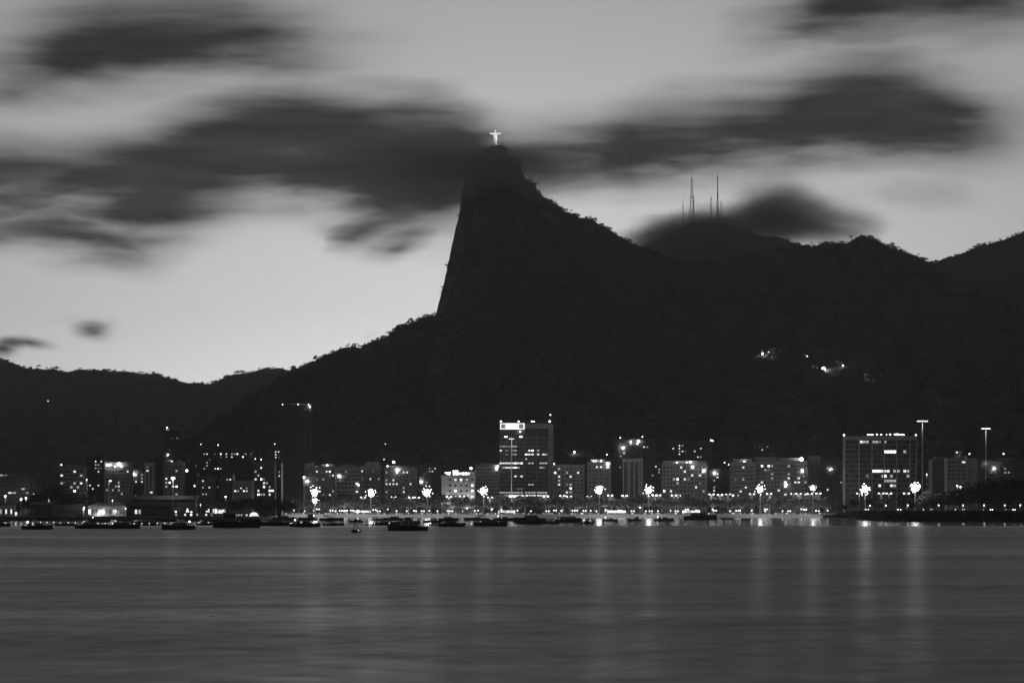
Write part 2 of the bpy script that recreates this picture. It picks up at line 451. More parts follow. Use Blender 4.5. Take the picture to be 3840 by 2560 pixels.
# ================================================================ hills
o_V = {}
def hill(name, ridge, Yr, Yf, zf, step, curve, nseed, spur, pxa, pxb, tab_y=None):
    """terrain from a foot line at Yf up to a ridge line and down behind it"""
    pxs = np.arange(pxa, pxb + step, step)
    NT, NB = 46, 8
    V = np.zeros((len(pxs), NT + NB, 3)); ridgepts = []
    for i, px in enumerate(pxs):
        e = HY - interp(ridge, px + 2.4 * fbm(interp(ridge, px) * .07, nseed))
        yr = interp(tab_y, px) if tab_y else Yr
        zr = CH + e / F * yr
        u = (px - 1920) / F
        for j in range(NT):
            t = j / (NT - 1)
            Y = lerp(Yf, yr, t)
            s = lerp(t, t ** curve, 0.75)
            z = lerp(zf, zr, s)
            n = fbm(u * 22 + nseed, Y * 0.0012, 0, 3)
            z += spur * zr * n * t * (1 - t) ** 1.1 * 1.6 - 0.03 * zr * math.sin(math.pi * t)
            cap = CH + e / F * Y - 3.0
            if t < 1: z = min(z, max(cap, zf))
            X = u * Y + 30 * fbm(px * .01, t * 6, nseed, 3) * math.sin(math.pi * t)
            V[i, j] = (X, Y, z)
        ridgepts.append((px, yr, zr))
        for j in range(NB):
            t = (j + 1) / NB
            Y = yr + t * 1500
            V[i, NT + j] = (u * Y, Y, lerp(zr, zr * 0.45, t))
    n, m_ = V.shape[:2]
    faces = [(i*m_+j, (i+1)*m_+j, (i+1)*m_+j+1, i*m_+j+1) for i in range(n-1) for j in range(m_-1)]
    me = bpy.data.meshes.new(name); me.from_pydata(V.reshape(-1, 3).tolist(), [], faces)
    me.materials.append(M['rock']); me.polygons.foreach_set('use_smooth', [True]*len(me.polygons)); me.update()
    o_V[name] = V
    o = structure(obj(name, me))
    return o, ridgepts, BVHTree.FromPolygons([tuple(p) for p in V.reshape(-1, 3)], faces)

MAIN = [(-200,1900),(560,1740),(640,1690),(720,1640),(840,1560),(960,1480),(1030,1435),(1093,1396),(1115,1385),(1140,1371),(1166,1362),(1200,1347),(1242,1335),(1276,1330),(1302,1318),(1327,1308),(1353,1304),(1374,1293),(1404,1278),(1434,1269),(1455,1259),(1476,1242),(1497,1224),(1523,1219),(1548,1209),(1582,1193),(1608,1187),(1633,1182),
 (1635,1174),(1644,1140),(1655,1102),(1665,1055),(1678,1002),(1690,940),(1702,888),(1713,840),(1720,815),(1722,796),(1727,779),(1728,736),(1730,714),(1735,692),(1744,673),(1748,659),(1758,646),(1763,636),(1777,625),(1785,608),(1796,597),(1818,572),(1839,551),(1848,545),(1886,545),(1899,561),(1906,578),(1907,594),(1924,597),(1943,605),(1954,627),(1962,651),(1969,672),(1984,676),(2003,687),(2012,703),(2014,717),(2035,737),(2052,749),(2063,756),(2084,763),(2103,776),(2120,794),(2136,798),(2158,808),(2180,819),(2210,819),(2229,825),(2239,840),(2270,852),(2318,882),(2367,911),(2416,931),
 (2476,962),(2560,985),(2700,985),(2800,962),(2900,942),(2980,928),(3039,925),(3083,918),(3116,914),(3153,910),(3174,913),(3187,909),(3207,897),(3224,885),(3232,882),(3253,893),(3286,897),(3303,910),(3328,924),(3361,933),(3386,943),(3410,955),(3435,958),(3456,972),(3483,982),(3498,992),(3560,1030),(3700,1090),(3840,1130),(4300,1250)]
LEFT = [(-500,1330),(-200,1345),(0,1351),(25,1353),(64,1366),(91,1378),(117,1384),(142,1381),(168,1386),(187,1383),(213,1385),(236,1397),(268,1392),(306,1384),(327,1386),(344,1393),(361,1392),(395,1388),(417,1392),(459,1392),(502,1396),(544,1403),(574,1401),(608,1409),(638,1420),(680,1430),(714,1438),(744,1436),(778,1441),(804,1433),(821,1425),(846,1413),(876,1403),(910,1400),(935,1398),(969,1387),(995,1379),(1013,1383),(1042,1378),(1064,1383),(1093,1392),(1160,1420),(1300,1480)]
MID = [(1000,1500),(1080,1410),(1115,1388),(1140,1370),(1166,1361),(1200,1344),(1242,1325),(1276,1306),(1302,1301),(1327,1308),(1370,1330),(1450,1400)]
SUM = [(2250,1010),(2340,960),(2411,931),(2424,918),(2441,914),(2460,911),(2500,880),(2540,862),(2580,842),(2640,834),(2700,838),(2760,856),(2820,876),(2863,889),(2890,887),(2911,886),(2933,894),(2955,901),(2969,910),(2982,909),(3004,921),(3060,940),(3200,990)]
RIGHT = [(3380,1080),(3450,1015),(3498,989),(3506,985),(3522,976),(3556,967),(3597,955),(3634,939),(3672,922),(3705,916),(3746,904),(3771,897),(3800,885),(3829,875),(3840,868),(4000,800),(4300,700)]
hm, rp_main, bvh_main = hill('mountain', MAIN, 5600, 2650, 12, 5, 1.25, 1.7, 0.16, 150, 4300,
    tab_y=[(150, 4200), (1100, 4700), (1600, 5300), (1750, 5600), (1960, 5600), (2400, 5900), (3000, 5700), (3500, 5400), (4300, 4800)])
hl, rp_left, _ = hill('hill_left', LEFT, 7600, 5200, 30, 10, 1.1, 5.1, 0.14, -500, 1300)
hd, rp_mid, _ = hill('hill_behind_shoulder', MID, 6400, 5600, 120, 10, 1.0, 8.3, 0.1, 1000, 1450)
hs, rp_sum, _ = hill('hill_with_masts', SUM, 7000, 6100, 200, 8, 1.0, 3.3, 0.1, 2250, 3200)
hr, rp_right, _ = hill('hill_right', RIGHT, 6600, 5300, 150, 8, 1.0, 6.9, 0.12, 3380, 4300)

# trees along the ridges: leafy crowns of uneven size
def crown(mb, c, rx, rz, n, leaf, rng, mi=0, flat=0.6):
    for _ in range(n):
        a = rng.uniform(0, 2*math.pi); r_ = rng.random() ** 0.5; h = rng.uniform(-flat, 1)
        rr_ = math.sqrt(max(0.05, 1 - abs(h) ** 2.2)) * r_
        p = Vector((c[0] + rx*rr_*math.cos(a), c[1] + rx*rr_*math.sin(a), c[2] + rz*h))
        d1 = Vector((rng.gauss(0,1), rng.gauss(0,1), rng.gauss(0,.6))).normalized() * leaf * rng.uniform(.6, 1.3)
        d2 = d1.cross(Vector((rng.gauss(0,1), rng.gauss(0,1), rng.gauss(0,1)))).normalized() * leaf * rng.uniform(.4, 1.0)
        mb.quad(p - d1, p - d2 * .8, p + d1, p + d2 * .8, mi)

def ridge_forest(name, label, pts, rng, size, skip=None, dens=1.0):
    mb = MB()
    for (px, yr, zr), (px2, yr2, zr2) in zip(pts, pts[1:]):
        if not -60 < px < 3900: continue
        if skip and skip(px): continue
        wid = (px2 - px) / F * yr
        k = max(1, int(dens * wid / (size * 0.9) + rng.random()))
        for _ in range(k):
            t = rng.random(); p_ = lerp(px, px2, t); Y = lerp(yr, yr2, t) - rng.uniform(-8, 14); z = lerp(zr, zr2, t)
            if abs(zr2 - zr) > wid * 2.5: continue
            big = rng.random() ** 2.2
            r_ = size * lerp(0.45, 1.15, big); h = r_ * rng.uniform(.35, .75)
            top = rng.uniform(-0.5, 0.5) * size + (size * rng.uniform(.2, .9) if rng.random() < 0.16 else 0)
            c = ((p_ - 1920) / F * Y, Y, z - h * .6 + top)
            mb.tube((c[0], c[1], z - size), (c[0] + rng.uniform(-1, 1), c[1], c[2]), 0.5, 0.25, 4)
            crown(mb, c, r_, h, int(34 + 20 * big), r_ * .3, rng)
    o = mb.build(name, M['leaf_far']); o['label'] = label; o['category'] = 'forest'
    return stuff(o)
rng = random.Random(11)
ridge_forest('forest', 'dark forest edge along the ridge of the great mountain', rp_main, rng, 7.0, skip=lambda p: 1628 < p < 1790 or 1830 < p < 1895 or p < 900, dens=1.3)
ridge_forest('forest', 'far tree line on the low hill behind the yacht basin side', rp_left, rng, 9.0, dens=1.2)
ridge_forest('forest', 'tree line on the small knoll behind the mountain shoulder', rp_mid, rng, 7.0, dens=1.2)
ridge_forest('forest', 'tree line on the hill that carries the antenna masts', rp_sum, rng, 7.0, dens=1.2)
ridge_forest('forest', 'tree line on the rising hill behind the notch', rp_right, rng, 8.0, dens=1.5)
def slope_forest(name, label, V, n, rng, pxa, pxb, tmax, smin, smax):
    mb = MB(); ni, nj = V.shape[0], 46
    while n > 0:
        i = rng.randrange(ni - 1); j = int(rng.random() ** .8 * tmax * (nj - 1)); p = V[i, j]
        px = 1920 + F * p[0] / p[1]
        n -= 1
        if not pxa < px < pxb: continue
        q_ = V[i, j] + (V[i+1, j+1] - V[i, j]) * rng.random() + (V[i, j+1] - V[i, j]) * rng.random() * .5
        if abs(V[i+1, j][2] - V[i, j][2]) > 12: continue
        r_ = rng.uniform(smin, smax)
        crown(mb, (q_[0], q_[1], q_[2] + r_ * .15), r_, r_ * .6, 11, r_ * .42, rng)
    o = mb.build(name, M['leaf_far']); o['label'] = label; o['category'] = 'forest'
    return stuff(o)
slope_forest('forest', 'unlit forest covering the flank of the great mountain', o_V['mountain'], 7000, rng, 560, 3900, .97, 6, 12)
slope_forest('forest', 'unlit forest covering the low hill on the left', o_V['hill_left'], 2500, rng, -40, 1200, .97, 8, 14)
# scrub clinging to the cliff edge
mb = MB()
for _ in range(40):
    k = rng.randrange(len(rp_main))
    px, yr, zr = rp_main[k]
    if 1630 < px < 1800 or 1900 < px < 1970:
        crown(mb, ((px - 1920) / F * yr, yr - 2, zr - 1), rng.uniform(1.2, 3.0), rng.uniform(.8, 2.0), 24, .9, rng)
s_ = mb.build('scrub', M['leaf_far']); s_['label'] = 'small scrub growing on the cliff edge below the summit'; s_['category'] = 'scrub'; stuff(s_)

# ================================================================ statue on the summit
YS = 5600.0
base = P(1858.0, 545.0, YS)
st = thing('statue', 'white floodlit stone statue with outstretched arms on the mountain top', 'statue', (base.x, base.y, base.z))
mb = MB(); mb.box(-4.2, 4.2, -4.2, 4.2, -9.0, -0.6); mb.box(-4.8, 4.8, -4.8, 4.8, -0.597, 0.0)
mb.build('pedestal', M['cliff'], st)
mb = MB()
def oval(cx, cy_, z, rx, ry, n=16, fl=0.0):
    return [(cx + rx*(1 + fl*math.cos(6*a)) * math.cos(a), cy_ + ry*(1 + fl*math.cos(6*a)) * math.sin(a), z) for a in [2*math.pi*k/n for k in range(n)]]
mb.rings([oval(0.3,0,0,2.5,2.3,fl=.06), oval(0.3,0,4,2.7,2.3,fl=.06), oval(.2,0,9,3.0,2.2,fl=.05), oval(.1,0,14,3.4,2.1,fl=.04), oval(0,0,18,3.6,2.0), oval(0,0,21.4,3.5,2.0), oval(0,0,23.6,3.0,1.9), oval(0,0,24.8,1.7,1.5), oval(0,0,25.6,1.15,1.15), oval(0,-.2,26.6,1.2,1.3)])
for s in (-1, 1):     # sleeves that hang from level arms, tapering to the hands
    rg = []
    for (x, zc, hh, w) in ((2.0, 22.6, 2.0, 1.6), (4.5, 22.3, 2.2, 1.5), (7.0, 22.3, 2.0, 1.3), (9.0, 22.8, 1.5, 1.1), (10.6, 23.5, .9, .8), (11.6, 23.8, .62, .62), (12.4, 24.0, .5, .7)):
        rg.append([(s*x, w*math.cos(2*math.pi*k/10), zc + hh*math.sin(2*math.pi*k/10)) for k in range(10)])
    mb.rings(rg)
    for k, L in enumerate((1.1, 1.5, 1.6, 1.45)):
        mb.tube((s*12.2, -.45 + .3*k, 24.0), (s*(12.4 + L), -.5 + .33*k, 24.25), .2, .14, 5)
    mb.tube((s*12.0, -.5, 24.1), (s*12.7, -.95, 24.6), .2, .14, 5)
mb.build('robed_figure', M['stone'], st, smooth=True)
mb = MB()
mb.sphere((0, -.15, 28.2), 1.75, 12, 9, sx=.86, sy=.95, sz=1.15)
mb.tube((0, -1.7, 28.3), (0, -2.1, 27.9), .16, .3, 5)                # nose
mb.sphere((0, -1.35, 26.9), .8, 8, 5, sx=.9, sy=.7, sz=.9)            # chin and beard
sh = mb.build('head', M['stone'], st, smooth=True)
mb = MB()
mb.rings([oval(0, .35, 30.2, .5, .6, 12), oval(0, .3, 29.7, 1.3, 1.45, 12), oval(0, .45, 28.4, 1.62, 1.5, 12), oval(0, .7, 26.6, 1.5, 1.25, 12), oval(0, .75, 25.4, 1.1, .9, 12)])
mb.build('hair', M['stone'], sh, smooth=True)
for k, (dx, dz) in enumerate(((-30, -6), (30, -6), (0, 2))):
    l = bpy.data.lights.new('statue_floodlight', 'SPOT'); l.energy = 230000; l.spot_size = R(50); l.spot_blend = .6; l.shadow_soft_size = .5
    lo = obj('floodlight_beam', l, None, base + Vector((dx, -42, dz)))
    lo.rotation_euler = (base + Vector((0, 0, 15)) - lo.location).to_track_quat('-Z', 'Y').to_euler()
    fl = thing('floodlight', 'small floodlight aimed at the summit statue, ' + ('on its south side', 'on its north side', 'in front of it')[k], 'floodlight', base + Vector((dx, -43.5, dz - .8)))
    mb = MB(); mb.box(-.5, .5, -.4, .4, .2, 1.0); mb.tube((0, 0, -6), (0, 0, .25), .15, n=6); mb.build('housing', M['dark_steel'], fl)

# ================================================================ antenna masts
def lattice(mb, h, w0, w1, bays, t):
    cs = [(-1,-1),(1,-1),(1,1),(-1,1)]
    for (sx, sy) in cs: mb.tube((sx*w0, sy*w0, 0), (sx*w1, sy*w1, h), t, t*.8, 4)
    for k in range(bays):
        a, b_ = k / bays, (k + 1) / bays
        wa, wb, za, zb = lerp(w0, w1, a), lerp(w0, w1, b_), a*h, b_*h
        for q in range(4):
            c0, c1 = cs[q], cs[(q+1) % 4]
            mb.tube((c0[0]*wa, c0[1]*wa, za), (c1[0]*wb, c1[1]*wb, zb), t*.5, n=4)
            mb.tube((c1[0]*wa, c1[1]*wa, za), (c0[0]*wb, c0[1]*wb, zb), t*.5, n=4)
            mb.tube((c0[0]*wb, c0[1]*wb, zb), (c1[0]*wb, c1[1]*wb, zb), t*.5, n=4)
YM = 6950.0
masts = [  # px, tip, spire foot, base row, half base width, label
    (2521, 795, 812, 845, 0.5, 'shortest thin antenna pole, furthest down the masts hill'),
    (2561, 743, 765, 825, 1.2, 'slim antenna mast beside the tall lattice tower'),
    (2594, 638, 672, 815, 5.6, 'tall open lattice antenna tower with four splayed legs'),
    (2602, 725, 740, 815, 1.1, 'thin antenna mast hugging the tall lattice tower'),
    (2666, 727, 745, 812, 2.2, 'medium antenna mast between the two tall towers'),
    (2691, 650, 667, 812, 4.0, 'tall slender tapering antenna tower with a thick upper tube'),
    (2704, 752, 756, 815, 1.2, 'short antenna mast next to the slender tall tower')]
for (px, yt, ys, yb, w, lab) in masts:
    b0 = P(px, yb + 12, YM); zt = Z_at(yt, YM) - b0.z; zs = Z_at(ys, YM) - b0.z
    t = thing('antenna_mast', lab, 'antenna', b0, 0, 'antenna masts on the hill')
    mb = MB(); th = .55 if w > 3 else .4
    if px == 2691:
        lattice(mb, zs * .45, w, 1.5, 9, th); mb.build('lattice', M['dark_steel'], t)
        mb = MB(); mb.tube((0, 0, zs*.45), (0, 0, zs), 1.5, .9, 8); mb.build('antenna_tube', M['dark_steel'], t)
    else:
        lattice(mb, zs, w, max(.45, w*.16), max(5, int(zs / 9)), th); mb.build('lattice', M['dark_steel'], t)
    mb = MB(); mb.tube((0, 0, zs), (0, 0, zt), .5, .22, 6); mb.build('spire', M['dark_steel'], t)
    if px in (2594, 2666, 2691):
        mb = MB()
        mb.tube((0, 0, zs - 1.5), (0, 0, zs + 1.5), 1.7, 1.7, 8); mb.build('aerial_drum', M['dark_steel'], t)
        for a in range(3):
            mb = MB(); mb.tube((2.0*math.cos(a*2.1), 2.0*math.sin(a*2.1), zs*.55), (2.2*math.cos(a*2.1), 2.2*math.sin(a*2.1), zs*.55 + 2.2), .9, n=6); mb.build('dish', M['dark_steel'], t)
b0 = P(340, 1396, 7550)
t = thing('pylon', 'tiny pylon standing on the low far hill', 'pylon', b0)
mb = MB(); lattice(mb, Z_at(1379, 7550) - b0.z, 1.6, .5, 5, .35); mb.build('lattice', M['dark_steel'], t)
mb = MB(); mb.box(-3, 3, -.3, .3, 6.5, 7.0); mb.box(-2.2, 2.2, -.3, .3, 9.0, 9.4); mb.build('cross_arm', M['dark_steel'], t)

# ================================================================ mist lying on the summits
def mist(name, label, x0, x1, y0, y1, Ya, Yb, peaks, alb, dens):
    """cloud body: a closed box filled with a density of soft lobes; peaks in photo px: cx, cy, rx, ry_up, ry_down, weight"""
    Ym = (Ya + Yb) / 2
    a, b_ = P(x0, y1, Ym), P(x1, y0, Ym)
    mb = MB(); mb.box(a.x, b_.x, Ya, Yb, a.z, b_.z)
    m = bpy.data.materials.new(name); m.use_nodes = True
    t = m.node_tree; t.nodes.clear()
    out = t.nodes.new('ShaderNodeOutputMaterial'); pvn = t.nodes.new('ShaderNodeVolumePrincipled')
    pvn.inputs['Color'].default_value = (alb, alb, alb, 1)
    g = t.nodes.new('ShaderNodeNewGeometry')
    nz = t.nodes.new('ShaderNodeTexNoise'); nz.inputs['Scale'].default_value = 1.0; nz.inputs['Detail'].default_value = 3.5
    mp = t.nodes.new('ShaderNodeMapping'); mp.inputs['Scale'].default_value = (.006, .006, .018)
    t.links.new(g.outputs['Position'], mp.inputs[0]); t.links.new(mp.outputs[0], nz.inputs['Vector'])
    sb = t.nodes.new('ShaderNodeVectorMath'); sb.operation = 'SUBTRACT'; sb.inputs[1].default_value = (.5, .5, .5); t.links.new(nz.outputs['Color'], sb.inputs[0])
    ml = t.nodes.new('ShaderNodeVectorMath'); ml.operation = 'MULTIPLY'; ml.inputs[1].default_value = (150, 40, 46); t.links.new(sb.outputs[0], ml.inputs[0])
    ps = t.nodes.new('ShaderNodeVectorMath'); ps.operation = 'ADD'; t.links.new(g.outputs['Position'], ps.inputs[0]); t.links.new(ml.outputs[0], ps.inputs[1])
    acc = None
    for (cx, cyy, rx, ru, rd, wt, tilt) in peaks:
        c = P(cx, cyy, Ym); k = Ym / F
        mpn = t.nodes.new('ShaderNodeMapping'); mpn.vector_type = 'TEXTURE'
        mpn.inputs['Location'].default_value = c; mpn.inputs['Rotation'].default_value = (0, R(-tilt), 0)
        mpn.inputs['Scale'].default_value = (rx*k, (Yb - Ya) * .34, 1.0)
        t.links.new(ps.outputs[0], mpn.inputs[0])
        s = t.nodes.new('ShaderNodeSeparateXYZ'); t.links.new(mpn.outputs[0], s.inputs[0])
        zup = mth(t, 'MAXIMUM', mth(t, 'DIVIDE', s.outputs[2], ru*k), mth(t, 'DIVIDE', s.outputs[2], -rd*k))
        r2 = mth(t, 'ADD', mth(t, 'ADD', mth(t, 'MULTIPLY', s.outputs[0], s.outputs[0]), mth(t, 'MULTIPLY', s.outputs[1], s.outputs[1])), mth(t, 'MULTIPLY', zup, zup))
        gg = mth(t, 'SUBTRACT', mth(t, 'EXPONENT', mth(t, 'MULTIPLY', r2, -1.0)), 0.04, clamp=True)
        acc = mth(t, 'MULTIPLY_ADD', gg, wt, acc if acc is not None else 0.0)
    t.links.new(mth(t, 'MULTIPLY', mth(t, 'MULTIPLY', acc, mth(t, 'MULTIPLY_ADD', nz.outputs['Fac'], 1.6, 0.25)), dens), pvn.inputs['Density'])
    t.links.new(pvn.outputs[0], out.inputs['Volume'])
    o = mb.build(name, m); o['label'] = label; o['category'] = 'cloud'
    return stuff(o)
mist('mist', 'thin grey cloud drifting across the mountain top below the statue', 1250, 2350, 470, 960, 4950, 5480,
     [(1830, 596, 330, 38, 100, 1.05, 0), (1960, 610, 150, 40, 70, .25, -6), (1500, 640, 260, 110, 110, .2, 0)], 0.6, 0.012)
mist('mist', 'dark cap cloud wrapped round the feet of the antenna masts', 2280, 3300, 640, 1080, 5950, 6700,
     [(2560, 878, 150, 48, 70, 1.1, 6), (2700, 868, 170, 46, 90, 1.3, 0), (2915, 800, 125, 70, 85, 1.15, -10), (3050, 832, 130, 42, 42, .8, -14), (3190, 862, 100, 24, 22, .5, -12), (2450, 905, 110, 22, 26, .5, 6)], 0.44, 0.011)
# ---------------------------------------------------------------- evening air
mb = MB(); mb.box(-9500, 9500, -3200, 11000, -4, 765)
m = bpy.data.materials.new('evening_air'); m.use_nodes = True
t = m.node_tree; t.nodes.clear()
out = t.nodes.new('ShaderNodeOutputMaterial'); v = t.nodes.new('ShaderNodeVolumePrincipled')
v.inputs['Color'].default_value = (.96, .96, .96, 1); v.inputs['Density'].default_value = 3.8e-5; v.inputs['Anisotropy'].default_value = 0.6
t.links.new(v.outputs[0], out.inputs['Volume'])
hz = mb.build('haze', m); hz['label'] = 'thin evening haze over the bay'; hz['category'] = 'haze'; stuff(hz)
